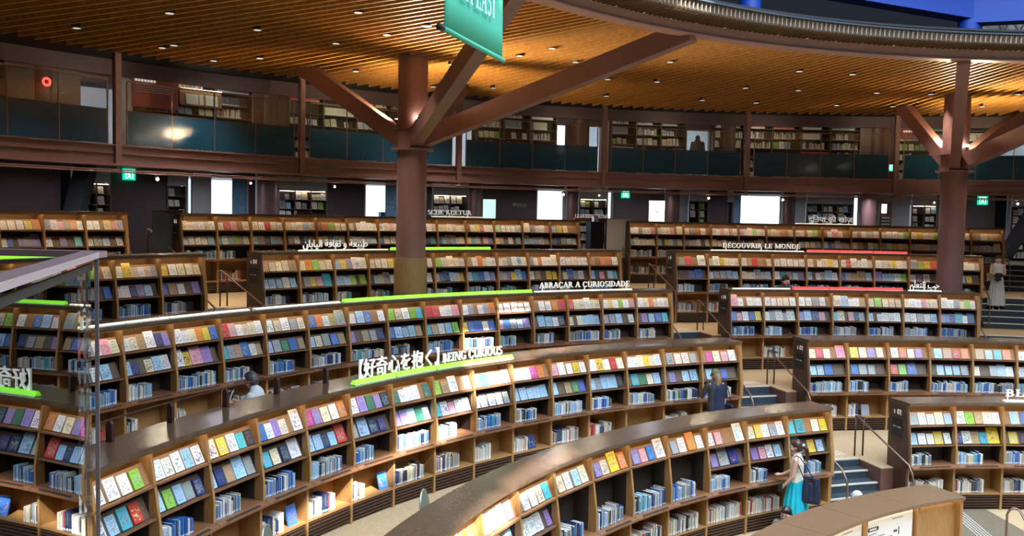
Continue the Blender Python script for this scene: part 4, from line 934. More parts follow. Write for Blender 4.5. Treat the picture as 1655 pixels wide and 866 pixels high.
# counters and low screens behind the top ring
for az, w, d_, hh, m_, lab in ((-44.2, 1.6, .5, 1.22, 'riser', 'dark cabinet on the aisle behind the 06 end panel'), (-38.2, 2.6, .5, 1.28, 'panel', 'dark counter below the left windows'), (-30.8, 2.6, .5, 1.22, 'riser', 'dark counter left of the clad column'), (-25.0, 2.3, .5, 1.20, 'riser', 'dark counter behind the KULTUR lettering'), (-18.7, 1.7, .5, 1.14, 'riser', 'dark low counter left of the tall white window'), (-6.8, 2.0, .5, 1.22, 'riser', 'dark counter below the red triangle sign'), (-15.2, .5, .5, 1.22, 'riser', 'small dark counter right of the tall white window'), (-1, 2.7, .5, 1.2, 'riser', 'dark counter below the widest window'), (3.8, 1.6, .5, 1.18, 'riser', 'dark counter behind the Hindi lettering')):
    o = empty('service_counter', P(27.6, az, G), rad(-az)); tag(o, lab, 'counter', 'counters behind the top ring')
    q = MB(); q.box(-w/2, w/2, 0, d_, 0, hh-.03, M[m_]); q.build('body', o)
    q = MB(); q.box(-w/2-.02, w/2+.02, -.03, d_+.03, hh-.03, hh, M['riser']); q.build('worktop', o)
for az, w, m_, lab in ((-37.2, .5, 'rackwood', 'open brown book on the counter below the left windows'), (-31.6, .16, 'bluemesh', 'small blue cup on the counter left of the clad column'), (-15.2, .18, 'white', 'white box at the right edge of the tall window')):
    q = MB(); hh = .12 if w > .2 else .2
    q.prism([(-w/2, 0, 0), (w/2, 0, 0), (w/2*.95, 0, hh), (-w/2*.95, 0, hh)], 0, (0, .2, 0), M[m_]); o = q.build('counter_item', None, P(27.75, az, G+1.28 if w > .2 else G+1.22), rad(-az)); tag(o, lab, 'box')
# cabinet screens at gap edges: glass-like blue panel behind the second tier gap
for az, R_, zz, lab in ((-47.75, 26.0, FL['G'], 'grey green screen behind the 06 end panel'), (-14.9, 25.9, FL['G'], 'pale blue screen beside the top of the centre stair')):
    o = empty('screen_panel', P(R_, az, zz), rad(-az)); tag(o, lab, 'screen')
    q = MB(); q.box(-.42, .42, 0, .03, 0, 1.33, M['riser' if az < -40 else 'greywall']); q.build('panel', o)
    q = MB(); q.box(-.43, .43, -.01, .04, 1.33, 1.36, M['rail']); q.build('cap', o)
# exit signs
def exit_sign(az, R_, z, lab, s=1):
    o = empty('exit_sign', P(R_, az, z), rad(-az)); tag(o, lab, 'exit sign', 'green exit signs')
    q = MB(); q.box(-.19*s, .19*s, 0, .05, 0, .34*s, M['exit']); q.build('panel', o)
    q = MB(); F = .01
    for a_ in ([(-.12, .04), (-.12, .30), (-.09, .30), (-.09, .04)], [(.09, .04), (.09, .30), (.12, .30), (.12, .04)], [(-.12, .28), (.12, .28), (.12, .31), (-.12, .31)],
               [(-.03, .14), (.02, .14), (.04, .23), (-.01, .23)], [(-.01, .24), (.03, .24), (.03, .275), (-.01, .275)], [(-.02, .14), (.01, .14), (-.04, .05), (-.07, .05)], [(0, .14), (.03, .15), (.06, .06), (.03, .05)], [(-.06, .19), (.0, .22), (.0, .20), (-.06, .165)]):
        q.prism([(x*s, -.004, y*s) for x, y in a_], 0, (0, .003, 0), M['exitw'])
    q.build('pictogram', o)
p_ = on_cyl(209, 291, 30.8); exit_sign(deg(atan2(p_.x, p_.y)), 30.8, p_.z, 'green exit sign on the dark wall at the left')
p_ = on_cyl(1011, 320, 30.8); exit_sign(deg(atan2(p_.x, p_.y)), 30.8, p_.z, 'green exit sign on the dark wall in the middle', .9)
p_ = on_cyl(1588, 331, 30.8); exit_sign(deg(atan2(p_.x, p_.y)), 30.8, p_.z, 'green exit sign at the right beside the stair underside', 1)
p_ = on_cyl(1438, 276, 26.6); exit_sign(deg(atan2(p_.x, p_.y)), 26.6, GB+.35, 'turquoise exit sign behind the gallery glass, left of the right column', .7)
q = MB(); q.box(-.01, .01, .01, .03, .2, CEIL-GB-.35+.14, M['raildark']); q.build('hanger', [o for o in bpy.data.objects if o.name.startswith('exit_sign')][-1])
p_ = on_cyl(76, 132, 27.3); o = empty('alarm_lamp', P(27.35, deg(atan2(p_.x, p_.y)), p_.z), rad(-deg(atan2(p_.x, p_.y)))); tag(o, 'round glowing red alarm lamp on the brown gallery wall', 'alarm lamp')
q = MB(); q.tube([(0, -.02, 0), (0, .1, 0)], .07, M['raildark'], 16); q.build('base', o)
q = MB(); q.tube([Vector((.085*cos(a*pi/12), -.03, .085*sin(a*pi/12))) for a in range(25)], .028, M['redglow'], 8, False); q.build('red_ring', o)
# maroon sign boards on the gallery shelves
for px, py, w_, h_, lab in ((252, 175, 1.30, .85, 'maroon sign board with white text in the gallery shelves at the left'), (1478, 225, .95, .42, 'maroon sign board with white text left of the right column')):
    p_ = on_cyl(px, py, 27.4); az = deg(atan2(p_.x, p_.y)); o = empty('sign_board', P(27.42, az, p_.z), rad(-az)); tag(o, lab, 'sign', 'maroon signs on the gallery')
    q = MB(); q.box(-w_/2, w_/2, 0, .03, 0, h_, M['maroon']); q.build('panel', o)
    q = MB()
    for j in range(7): q.box(-w_/2+.08+j*.085, -w_/2+.145+j*.085, -.004, 0, h_-.17, h_-.10, M['letter'])
    q.build('heading', o)
    for j in range(4):
        q = MB(); q.box(-w_/2+.08, w_/2-.12-.1*(j % 2), -.004, 0, h_-.26-j*.06, h_-.245-j*.06, M['greywall']); q.build('text_line', o)
p_ = on_cyl(325, 158, 27.4); az = deg(atan2(p_.x, p_.y)); o = empty('lit_display', P(27.35, az, p_.z-.25), rad(-az)); tag(o, 'lit display with open white pages in the gallery shelves', 'display')
q = MB(); q.box(-.62, .62, .05, .07, 0, .42, M['rackwood']); q.build('backboard', o)
for x_, w_ in ((-.45, .36), (.12, .36), (-.06, .12)):
    q = MB(); q.prism([(x_, .0, .04), (x_+w_, .0, .04), (x_+w_, .04, .33), (x_, .04, .33)], 0, (0, .01, 0), M['poster']); q.build('page', o)
q = MB(); q.box(-.6, .6, .0, .02, .45, .465, M['strip']); q.build('light_strip', o)

# ------------------------------------------------------------------ dome above the opening
DR = 16.5
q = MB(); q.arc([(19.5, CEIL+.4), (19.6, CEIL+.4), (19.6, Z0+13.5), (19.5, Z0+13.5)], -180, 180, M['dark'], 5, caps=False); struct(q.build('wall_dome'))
o = empty('dome_frame', P(DR, -5, CEIL+.45)); tag(o, 'big steel dome frame glowing blue above the ceiling opening', 'steel frame'); _i = -Vector(o.location)
_p = on_cyl(1567, 30, DR); _q = on_cyl(1212, 4, DR); azs = [-48, deg(atan2(_q.x, _q.y)), deg(atan2(_p.x, _p.y)), 27]
for i, a in enumerate(azs):
    q = MB(); c = P(DR, a, CEIL+.45); q.cyl(Vector(c)+_i+Vector((0, 0, .35)), .26, 2.6, M['bluepaint'], 24); q.build('dome_column', o)
    if i < len(azs)-1:
        q = MB(); beam(q, P(DR, a, Z0+(5.45 if i > 1 else 6.15 if i == 1 else 6.8))+_i, P(DR, azs[i+1], Z0+(5.55 if i != 0 else 6.15))+_i, .5, 1.1, M['bluepaint']); q.build('ring_girder', o)
for a, e in ((azs[2], (11, -8, Z0+8.6)), (azs[2], (11, 14, Z0+8.6))):
    q = MB(); beam(q, P(DR-.3, a, Z0+5.9)+_i, P(*e)+_i, .34, .4, M['steel']); q.build('dome_rib', o)
o = empty('dome_truss', P(18.6, 14, Z0+4.6)); tag(o, 'dark lattice with pale lit cloudy panels behind the blue column', 'lattice'); _i = -Vector(o.location)
q = MB()
for j in range(9):
    a = 7.5+j*1.2
    beam(q, P(18.6, a, Z0+4.5)+_i, P(18.6, a+1.6, Z0+5.7)+_i, .04, .04, M['raildark']); beam(q, P(18.6, a+1.6, Z0+4.5)+_i, P(18.6, a, Z0+5.7)+_i, .04, .04, M['raildark'])
q.build('lattice', o)
q = MB(); q.arc([(18.9, Z0+4.4), (18.95, Z0+4.4), (18.95, Z0+5.6), (18.9, Z0+5.6)], 7, 18, noisy('mottled olive screen', (.02, .025, .02), (.35, .36, .26), .8, 2.2), 1); q.v = [tuple(Vector(v)+_i) for v in q.v]; q.build('screen', o)
# unseen roof, its openings shaped by tracing the sun patches back up
ROOFZ = Z0+13.4
def back(p): p = Vector(p); t = (ROOFZ-p.z)/(-SUN_DIR.z); return p-SUN_DIR*t
def patch(pts, R): return [back(on_cyl(x, y, R)) for x, y in pts]
HOLES = [patch([(752, 570), (826, 556), (820, 630), (748, 650)], 14.95), patch([(640, 688), (690, 660), (694, 700), (640, 735)], 14.95), patch([(697, 700), (752, 655), (758, 700), (700, 740)], 14.95),
         patch([(803, 488), (853, 486), (850, 512), (806, 512)], 18.15), patch([(742, 540), (800, 536), (796, 568), (742, 572)], 18.15),
         patch([(826, 590), (860, 585), (852, 608), (824, 612)], 14.95),
         patch([(730, 866), (800, 790), (836, 800), (822, 866)], 11.55), patch([(565, 777), (640, 738), (690, 718), (690, 732), (640, 764), (500, 844), (440, 866), (430, 858), (500, 822)], 14.9),
         patch([(835, 765), (900, 735), (905, 742), (838, 780)], 11.5)]
HOLES += [[back(onp(x, y, HH['E']+.05)) for x, y in ((812, 778), (868, 742), (930, 722), (938, 734), (862, 776), (820, 800))],
          [back(onp(x, y, HH['D']+.05)) for x, y in ((832, 572), (900, 558), (985, 551), (900, 568), (840, 580))]]
def roof():
    vs = [Vector((21*cos(2*pi*i/24), 21*sin(2*pi*i/24))) for i in range(24)]
    es = [(i, (i+1) % 24) for i in range(24)]
    hs = []
    for h_ in HOLES:
        o_ = len(vs); vs += [Vector((p.x, p.y)) for p in h_]; n = len(h_); es += [(o_+i, o_+(i+1) % n) for i in range(n)]; hs.append([(p.x, p.y) for p in h_])
    r = mathutils.geometry.delaunay_2d_cdt(vs, es, [], 1, 1e-5)
    def inside(x, y, pl):
        c = False; n = len(pl)
        for i in range(n):
            x1, y1 = pl[i]; x2, y2 = pl[(i+1) % n]
            if (y1 > y) != (y2 > y) and x < (x2-x1)*(y-y1)/(y2-y1)+x1: c = not c
        return c
    V, F = r[0], r[2]; keep = []
    for f in F:
        cx = sum(V[i].x for i in f)/len(f); cy = sum(V[i].y for i in f)/len(f)
        if not any(inside(cx, cy, h_) for h_ in hs): keep.append(list(f))
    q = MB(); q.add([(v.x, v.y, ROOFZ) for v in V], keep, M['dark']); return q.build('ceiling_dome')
struct(roof())

# ------------------------------------------------------------------ books
PAL = dict(w=(.80, .79, .76), c=(.76, .67, .48), y=(.75, .56, .05), o=(.70, .22, .04), r=(.58, .05, .04), p=(.74, .34, .40), m=(.62, .06, .30), v=(.30, .22, .52), b=(.04, .17, .55),
           l=(.36, .58, .80), n=(.03, .055, .17), t=(.06, .44, .54), g=(.26, .56, .07), G=(.05, .20, .09), k=(.035, .035, .04), s=(.34, .35, .37), e=(.44, .29, .15))
CN = dict(w='white', c='cream', y='yellow', o='orange', r='red', p='pink', m='magenta', v='violet', b='blue', l='light blue', n='navy', t='teal', g='green', G='dark green', k='black', s='grey', e='brown')
UP = 'wwwwwwwwwwcccccccccyopselgrsw'; LO = 'llllllbbnwwwwwwwwssslcctvygpe'; SPN = 'wwwsslllbbnwcktslb'; BOT = 'wwwwwccwnsrkcs'  # LO leans blue: cool daylight on second racks put into the covers
HAND = {('D mid', 4): ('wwwg', 'wltr'), ('D mid', 5): ('wwwlw', 'lglsn'), ('D mid', 6): ('cywtk', 'lneLs'), ('D mid', 7): ('bwvc.W', 'tcnW'), ('D mid', 8): ('mvcwo', 'llnlR'), ('D mid', 9): ('wvGvk', 'sLnn'),
        ('D mid', 10): ('GwwE.G'.replace('E', 'w'), 'vvlGl'), ('D mid', 11): ('geW.w', 'twpww'), ('D mid', 12): ('wtwww', 'wwwws'), ('D mid', 13): ('wwwmo.', 'lllll'), ('D mid', 14): ('pwwyw', 'l.eGb'),
        ('D mid', 15): ('wywrc', 'lsLLk'), ('D mid', 16): ('wwcycw', '.tGcl'), ('D mid', 17): ('sccs', 'v.ll'), ('D mid', 18): ('mcpw', 'lbb'),
        ('E mid', 3): ('wyy', ''), ('E mid', 4): ('wwwv', ''), ('E mid', 5): ('wwct', ''), ('E mid', 6): ('cwlc', ''), ('E mid', 7): ('vcYo', ''), ('E mid', 8): ('vpbW', ''), ('E mid', 9): ('swOw', ''),
        ('E mid', 10): ('wp..W', 'vSN'), ('E mid', 11): ('cywsw', 'vpwl'), ('E mid', 12): ('tt.cy', 'T.yl'),
        ('E right', 0): ('swwcl', 'lwwyw'), ('E right', 1): ('wgecw', 'nwetY'), ('E right', 2): ('lb.w', 'ykw'), ('D right', 0): ('crc.P', 'llb.'), ('D right', 1): ('ycvc', 'bss'), ('D right', 2): ('wowv', 'rgB'),
        ('D right', 3): ('lero', 'llls'), ('D right', 4): ('elto', ''), ('B right', 0): ('sR.W', 'bB'), ('C mid', 7): ('wcwsc', 'lsGbe'), ('C mid', 8): ('boweS', 'lcsbe'), ('C mid', 9): ('wlb.w', 'v.esn'), ('C mid', 10): ('gcwgt', 'bllle'),
        ('C mid', 6): ('rpwccw', 'tseBwe'), ('C mid', 5): ('wwcoyb', ''), ('C mid', 4): ('wceWnv', ''), ('C mid', 11): ('rrwwp', 'tewlg'), ('C mid', 12): ('ws.wso', 'ybbwb'), ('C mid', 13): ('wwwww', 'pbslv')}
CASE = {'A left': 'far-left top ring', 'A mid': 'KULTUR bookcase', 'A right': 'Hindi-lettered bookcase', 'B left': 'case behind rail', 'B mid': '04 bookcase, second ring', 'B right': 'DÉCOUVRIR bookcase',
        'C mid': 'ABRAÇAR bookcase', 'C right': 'small-Arabic-lettered bookcase', 'D mid': 'BEING CURIOUS bookcase', 'D right': '02 bookcase', 'E mid': 'nearest tall bookcase', 'E right': '01 bookcase'}
def unit_book(name, cover, spine=False):
    """unit box: x 0..1 width, y 0..1 thickness inward, z 0..1 height; front face at y = 0"""
    q = MB(); V = [(0, 0, 0), (1, 0, 0), (1, 1, 0), (0, 1, 0), (0, 0, 1), (1, 0, 1), (1, 1, 1), (0, 1, 1)]
    uvf = [(0, 0), (1, 0), (1, 1), (0, 1)]
    q.add(V, [(0, 1, 5, 4)], cover, uvs=[uvf])
    c2 = [(.01, .03)]*4
    q.add(V, [(2, 3, 7, 6)], cover, uvs=[c2])
    if spine: q.add(V, [(1, 2, 6, 5), (3, 0, 4, 7)], cover, uvs=[c2, c2]); q.add([(v[0]*.86+.07, v[1]*.95+.02, v[2]*.985) for v in V], [(4, 5, 6, 7)], M['pages'], uvs=[c2]); q.add(V, [(0, 3, 2, 1)], M['pages'], uvs=[c2]); q.add(V, [(4, 5, 6, 7)], cover, uvs=[c2])
    else: q.add(V, [(1, 2, 6, 5), (4, 5, 6, 7), (0, 3, 2, 1)], M['pages'], uvs=[c2]*3); q.add(V, [(3, 0, 4, 7)], cover, uvs=[c2])
    return q.mesh(name)
ME_FACE = unit_book('display_book', M['cover_o']); ME_SPINE = unit_book('shelved_book', M['spine_o'], True)
FACE = []; SPINE = []     # (matrix, size, colour letter, rnd, info)
def bay_matrix(b):
    key, k, i, az, sc, n, Rc, sec = b
    return Matrix.Translation(P(Rc, az, FL[k])) @ Matrix.Rotation(rad(-az), 4, 'Z') @ Matrix.Diagonal((sc, 1, 1, 1))
lean = math.atan2(.14, .30)
def face_row(mb_, b, z, letters, rack):
    xs = -.455; W_ = .91; n = max(len(letters), 1); r = RNG
    sizes = []
    for ch in letters:
        big = ch.isupper() and ch not in 'G'
        c_ = ch if ch == 'G' or not ch.isupper() else ch.lower()
        if ch == '.': sizes.append((.12, 0, None)); continue
        h = r.uniform(.205, .25) if not big else r.uniform(.28, .32); w = h*r.uniform(.68, .78)
        sizes.append((w, h, c_))
    tot = sum(s_[0] for s_ in sizes); gap = (W_-tot)/max(1, n-1) if tot < W_ else 0; gap = min(gap, .035)
    sc = 1 if tot <= W_ else W_/tot
    x = xs+max(0, (W_-tot*sc-gap*(n-1)))*r.uniform(.1, .9); j = 0
    for w, h, c_ in sizes:
        if c_:
            t = r.uniform(.008, .026); j += 1
            rot = Matrix.Rotation(-lean, 4, 'X')
            roll = Matrix.Rotation(rad(r.uniform(-1.0, 1.0)), 4, 'Y')
            m = mb_ @ Matrix.Translation((x, .02, z+.012)) @ rot @ roll @ Matrix.Translation((0, -t-.002, .001))
            FACE.append((m, (w*sc*.97, t, h), c_, r.random(), (b, rack, j)))
        x += w*sc+gap
def rand_letters(pool, lo=5, hi=6, gapp=.09):
    n = RNG.randint(lo, hi); s_ = ''.join(RNG.choice(pool) for _ in range(n))
    s_ = ''.join('.' if RNG.random() < gapp else (c.upper() if RNG.random() < .09 and c != 'g' else c) for c in s_)
    return s_
def spine_row(mb_, b, z, x0, x1, pool, hlo, hhi, y, where, j0=0):
    x = x0; r = RNG; j = j0; c_ = r.choice(pool); run = 0; h0 = r.uniform(hlo, hhi); t0 = .018; tilt = 0
    while x < x1-.012:
        if run <= 0:
            c_ = r.choice(pool); run = r.choice((1, 1, 1, 1, 2, 2, 5)); h0 = r.uniform(hlo, hhi); t0 = r.uniform(.010, .028)
        h = h0*(r.uniform(.90, 1.03)); t = t0*r.uniform(.8, 1.15); run -= 1; j += 1; d = min(.20, h*.74)
        m = mb_ @ Matrix.Translation((x, y+r.uniform(-.006, .018), z))
        SPINE.append((m, (t-.0022, d, h), c_, r.random(), (b, where, j))); x += t
    return j
for b in BAYS:
    key, k, i, az, sc, n, Rc, sec = b; mb_ = bay_matrix(b)
    ha = HAND.get((key, i))
    top = ha[0] if ha else rand_letters(UP)
    face_row(mb_, b, 1.68, top, 'upper')
    if sec: face_row(mb_, b, 1.29, ha[1] if ha and ha[1] else rand_letters(LO), 'second')
    near = k in 'DE'
    fill = RNG.uniform(.45, .98)
    if sec: spine_row(mb_, b, .921, -.465, -.465+.93*fill, SPN, .185, .245, -.075, 'ledge')
    else: spine_row(mb_, b, .921, -.465, -.465+.93*RNG.uniform(.5, .95), SPN, .21, .29, -.075, 'ledge')
    if RNG.random() < .88:
        f2 = RNG.uniform(.22, .8) if not (key == 'E mid' and i > 6) else RNG.uniform(.7, .97)
        spine_row(mb_, b, .336, -.465, -.465+.93*f2, BOT, .20, .29, -.035, 'bottom')
        if f2 < .62 and RNG.random() < .45:
            h = RNG.uniform(.24, .29); w = h*.74; t = .02; x = RNG.uniform(-.465+.93*f2+.05, .46-w) if f2 < .6 else .2
            m = mb_ @ Matrix.Translation((x, .02, .336)) @ Matrix.Rotation(-.24, 4, 'X')
            FACE.append((m, (w, t, h), RNG.choice('nbwskcl'), RNG.random(), (b, 'bottom', 1)))
ENDS = []
def project(p):
    v = Vector(p)-EYE; z = v.dot(_fwd); 
    if z < .1: return None
    return 827.5+FPX*v.dot(_right)/z, 433-FPX*v.dot(_up)/z, z
bpy.context.view_layer.update()
DG = bpy.context.evaluated_depsgraph_get()
def seen(p):
    q = project(p)
    if not q or not (2 < q[0] < 1653 and 2 < q[1] < 864): return 0
    d = Vector(p)-EYE; L = d.length
    hit, loc, *_ = SC.ray_cast(DG, EYE, d.normalized(), distance=L-.06)
    return 0 if hit else 1/q[2]
def pick(items, count):
    sc = []
    for idx, (m, s_, c_, r_, inf) in enumerate(items):
        v1 = seen(m @ Vector((s_[0]/2, -.02, s_[2]*.85))); v2 = seen(m @ Vector((s_[0]/2, -.02, s_[2]*.45)))
        v = v1+v2
        if v: sc.append((v*s_[0]*s_[2]*v, idx))
    sc.sort(reverse=True); return set(i for _, i in sc[:count])
def ordn(i): return nth(i-1)
def where_bay(b):
    key, k, i, az, sc, n = b[:6]
    if 'right' in key: return ordn(i+1)+' bay from left end'
    return ordn(n-i)+' bay from right end'
RACKN = {'upper': 'upper rack', 'second': 'second rack', 'bottom': 'bottom shelf', 'ledge': 'ledge'}
def emit(items, picked, me, single, far, grp, cat, cover, spine):
    st = MB(); used = {}
    counts = {}
    for idx, (m, s_, c_, r_, (b, rk, j)) in enumerate(items):
        if idx in picked:
            o = bpy.data.objects.new(single, me); COL.objects.link(o)
            o.matrix_world = m @ Matrix.Diagonal((s_[0], s_[1], s_[2], 1))
            v = (.86 if not spine else .55)+(.28 if not spine else .5)*((r_*17) % 1); col = PAL[c_]; o.color = (min(.85, col[0]*v), min(.85, col[1]*v), min(.85, col[2]*v), 1)
            if rk == 'bottom' and cat == 'book' and single == 'display_book': lab = '%s book leaning face out on bottom shelf, %s, %s' % (CN[c_], where_bay(b), CASE[b[0]])
            else: lab = '%s %s %s from left, %s, %s, %s' % (CN[c_], 'book' if single == 'display_book' else 'spine', ordn(j), RACKN[rk], where_bay(b), CASE[b[0]])
            tag(o, lab, cat, grp)
        else:
            v = (.86 if not spine else .55)+(.28 if not spine else .5)*((r_*17) % 1); col = tuple(min(.85, q*v) for q in PAL[c_])
            o_ = m @ Vector((0, 0, 0)); ex = (m @ Vector((s_[0], 0, 0)))-o_; ey = (m @ Vector((0, s_[1], 0)))-o_; ez = (m @ Vector((0, 0, s_[2])))-o_
            V = [o_, o_+ex, o_+ex+ey, o_+ey, o_+ez, o_+ex+ez, o_+ex+ey+ez, o_+ey+ez]; c2 = [(.01, .03)]*4
            st.add(V, [(0, 1, 5, 4)], cover, col=col, rnd=r_, uvs=[[(0, 0), (1, 0), (1, 1), (0, 1)]])
            st.add(V, [(1, 2, 6, 5), (3, 0, 4, 7)], cover if spine else M['pages'], col=col, rnd=r_, uvs=[c2, c2])
            st.add(V, [(4, 5, 6, 7)], M['pages'], col=col, rnd=r_, uvs=[c2])
    return st
pf = pick(FACE, 300); ps = pick(SPINE, 300)
stF = emit(FACE, pf, ME_FACE, 'display_book', None, 'books shown face out on the display racks', 'book', M['cover_a'], False)
stS = emit(SPINE, ps, ME_SPINE, 'shelved_book', None, 'books standing spine out on ledges and bottom shelves', 'shelved book', M['spine_a'], True)
# wall shelves
for (R, a0, a1, z, hgt, style, lev) in FARBOOKS:
    am = (a0+a1)/2; hw = rad(a1-a0)*R/2; m0 = Matrix.Translation(P(R, am, z)) @ Matrix.Rotation(rad(-am), 4, 'Z')
    r = RNG; L_ = 2*hw
    if a0 > 22 or a0 < -60: continue
    if style == 'up':
        if lev == 3: mode = 'face' if r.random() < .7 else 'up'
        elif lev < 2: mode = 'up'
        else: mode = r.choice(('up', 'up', 'up', 'set', 'none'))
        if lev >= 4: mode = r.choice(('set', 'set', 'up', 'none'))
    else: mode = 'face' if lev > 1 else 'up'
    if mode == 'none': continue
    if mode == 'face':
        x = -hw+.03
        while x < hw-.16:
            w = r.uniform(.13, .2); h = min(w*1.4, hgt-.04); c_ = r.choice('wwwwccclgs')
            if r.random() < .85:
                m = m0 @ Matrix.Translation((x, .03, 0)) @ Matrix.Rotation(-.30, 4, 'X'); FA = (m, (w, .015, h), c_, r.random(), None)
                s_ = FA[1]; o_ = m @ Vector((0, 0, 0)); ex = (m @ Vector((s_[0], 0, 0)))-o_; ey = (m @ Vector((0, s_[1], 0)))-o_; ez = (m @ Vector((0, 0, s_[2])))-o_
                V = [o_, o_+ex, o_+ex+ey, o_+ey, o_+ez, o_+ex+ez, o_+ex+ey+ez, o_+ey+ez]; c2 = [(.01, .03)]*4
                stF.add(V, [(0, 1, 5, 4)], M['cover_a'], col=PAL[c_], rnd=FA[3], uvs=[[(0, 0), (1, 0), (1, 1), (0, 1)]]); stF.add(V, [(1, 2, 6, 5), (3, 0, 4, 7), (4, 5, 6, 7)], M['pages'], uvs=[c2]*3)
            x += w+r.uniform(.02, .05)
    else:
        x = -hw+.02; end = x+(L_-.04)*r.uniform(.55, 1.0); c_ = r.choice('wwcsekrGn'); h0 = r.uniform(.18, min(.27, hgt-.06)); t0 = r.uniform(.03, .05)
        if style == 'up' and -4 < a0 < -1 and lev == 5: c_ = 'r'; mode = 'set'; end = hw-.25
        while x < end-.02:
            if mode != 'set': c_ = r.choice('wwwcccseeknGrb'); h0 = r.uniform(.15, min(.26, hgt-.05)); t0 = r.uniform(.02, .05)
            m = m0 @ Matrix.Translation((x, .02, 0)); s_ = (t0-.003, .2, h0)
            o_ = m @ Vector((0, 0, 0)); ex = (m @ Vector((s_[0], 0, 0)))-o_; ey = (m @ Vector((0, s_[1], 0)))-o_; ez = Vector((0, 0, s_[2]))
            V = [o_, o_+ex, o_+ex+ey, o_+ey, o_+ez, o_+ex+ez, o_+ex+ey+ez, o_+ey+ez]; c2 = [(.01, .03)]*4; rr = r.random()
            stS.add(V, [(0, 1, 5, 4)], M['spine_a'], col=PAL[c_], rnd=rr, uvs=[[(0, 0), (1, 0), (1, 1), (0, 1)]]); stS.add(V, [(1, 2, 6, 5), (3, 0, 4, 7)], M['spine_a'], col=PAL[c_], rnd=rr, uvs=[c2]*2); stS.add(V, [(4, 5, 6, 7)], M['pages'], uvs=[c2])
            x += t0
tag(stF.build('distant_display_books'), 'rows of small books shown face out on the more distant racks and walls', 'books', kind='stuff')
tag(stS.build('distant_shelved_books'), 'rows of small book spines on the more distant ledges and wall shelves', 'books', kind='stuff')

# ------------------------------------------------------------------ near balustrade with glass
M['railtop'] = plain('dark handrail top', (.075, .045, .052), .75)  # top face darkened: its dark reflection is put into the colour
C0 = Vector((-11.651, -3.139, 0)); DV = Vector((cos(rad(107)), sin(rad(107)), 0)); zr = Z0-.146
o = empty('glass_railing', (C0.x, C0.y, zr-1.3)); tag(o, 'near balustrade with slanted purple handrail and reflecting glass, left edge', 'railing'); _i = -Vector(o.location)
OUT = Vector((-DV.y, DV.x, 0)); OUT = OUT if OUT.x < 0 else -OUT
C1 = C0-DV*2.6; C2 = C0+Vector((-1, .03, 0))*2.6
def rl(p, q_, w, t, m, name, dz=0):
    q = MB(); d = (q_-p).normalized(); n_ = Vector((-d.y, d.x, 0)); n_ = n_ if n_.dot(OUT if name != 'back_rail' else DV) > 0 else -n_
    a = Vector((p.x, p.y, zr-t+dz))+_i; q.obox(a, q_-p, n_*w, (0, 0, t), m); q.obox(a+Vector((0, 0, t)), q_-p, n_*w, (0, 0, .0015), M['railtop']); return q.build(name, o)
rl(C1, C0+DV*.012, .055, .020, M['rail'] if False else plain('handrail purple grey', (.30, .24, .26), .35), 'handrail')
rl(C0, C2, .055, .020, plain('handrail purple dark', (.20, .13, .14), .35), 'back_rail')
q = MB(); a = Vector((C1.x, C1.y, zr-.060))+_i+OUT*.02; q.obox(a, C0-C1, OUT*.012, (0, 0, .022), M['black']); q.build('glass_channel', o)
q = MB(); a = Vector((C1.x, C1.y, zr-1.28))+_i+OUT*.022; q.obox(a, (C0-C1)-DV*.03, OUT*.008, (0, 0, 1.24), M['glassnear']); q.build('glass_pane', o)
q = MB(); a = Vector((C0.x, C0.y, zr-1.28))+_i-DV*.035; q.obox(a+DV*.012, DV*.014, OUT*.012, (0, 0, 1.26), plain('post grey steel', (.20, .18, .21), .3, .6)); q.build('corner_post', o)
q = MB(); a = Vector((C0.x, C0.y, zr-1.28))+_i-DV*.02+OUT*.05; q.obox(a, Vector((-1, .03, 0))*2.5, (0, .008, 0), (0, 0, 1.22), M['glass']); q.build('back_glass', o)
q = MB(); a = Vector((C1.x, C1.y, zr-1.42))+_i-DV*.0; q.obox(a, C0-C1, OUT*.30, (0, 0, .14), M['steel']); q.obox(Vector((C0.x, C0.y, zr-1.42))+_i, Vector((-2.6, .08, 0)), (0, .1, 0), (0, 0, .14), M['steel']); q.build('kerb', o)
# hanging banner
Lb = EYE+ray(718, 47)*6.0; Rb_ = EYE+ray(812, 97)*1.0
t_ = (Lb.z-EYE.z)/ray(812, 97).z; Rb_ = EYE+ray(812, 97)*t_
o = empty('hanging_banner', Lb); tag(o, 'green fabric banner with white letters EAST hanging at the top edge', 'banner'); ex = Vector((Rb_.x-Lb.x, Rb_.y-Lb.y, 0)); wB = ex.length; exn = ex.normalized()
M['banner'] = plain('teal banner cloth', (.045, .36, .25), .7, emit=None)
q = MB(); nx = 16; nz = 12; H_ = 2.35; vs = []
nb = Vector((exn.y, -exn.x, 0))
for i in range(nz+1):
    for j in range(nx+1):
        u = j/nx; v = i/nz
        vs.append(exn*(wB*u*(1 - .0))+nb*(.012*sin(u*3.2+v*2)*(1-v*.3))+Vector((0, 0, H_*v)))
q.add(vs, [(i*(nx+1)+j, i*(nx+1)+j+1, (i+1)*(nx+1)+j+1, (i+1)*(nx+1)+j) for i in range(nz) for j in range(nx)], M['banner'], True)
x = q.build('cloth', o); sm = x.modifiers.new('Solidify', 'SOLIDIFY'); sm.thickness = .004
q = MB(); q.tube([exn*(-.04), exn*(wB+.02)], .018, M['banner'], 10); q.build('bottom_hem', o)
q = MB(); q.tube([exn*(-.09), exn*(-.03)], .022, M['black'], 10); q.build('rod_cap', o)
q = MB(); q.tube([Vector((0, 0, H_))-exn*.05, exn*(wB+.05)+Vector((0, 0, H_))], .02, M['black'], 10)
q.build('top_rod', o)
for u in (.1, .9):
    q = MB(); q.tube([exn*(wB*u)+Vector((0, 0, H_)), exn*(wB*u)+Vector((0, 0, 9.0))], .004, M['black'], 6); q.build('wire', o)
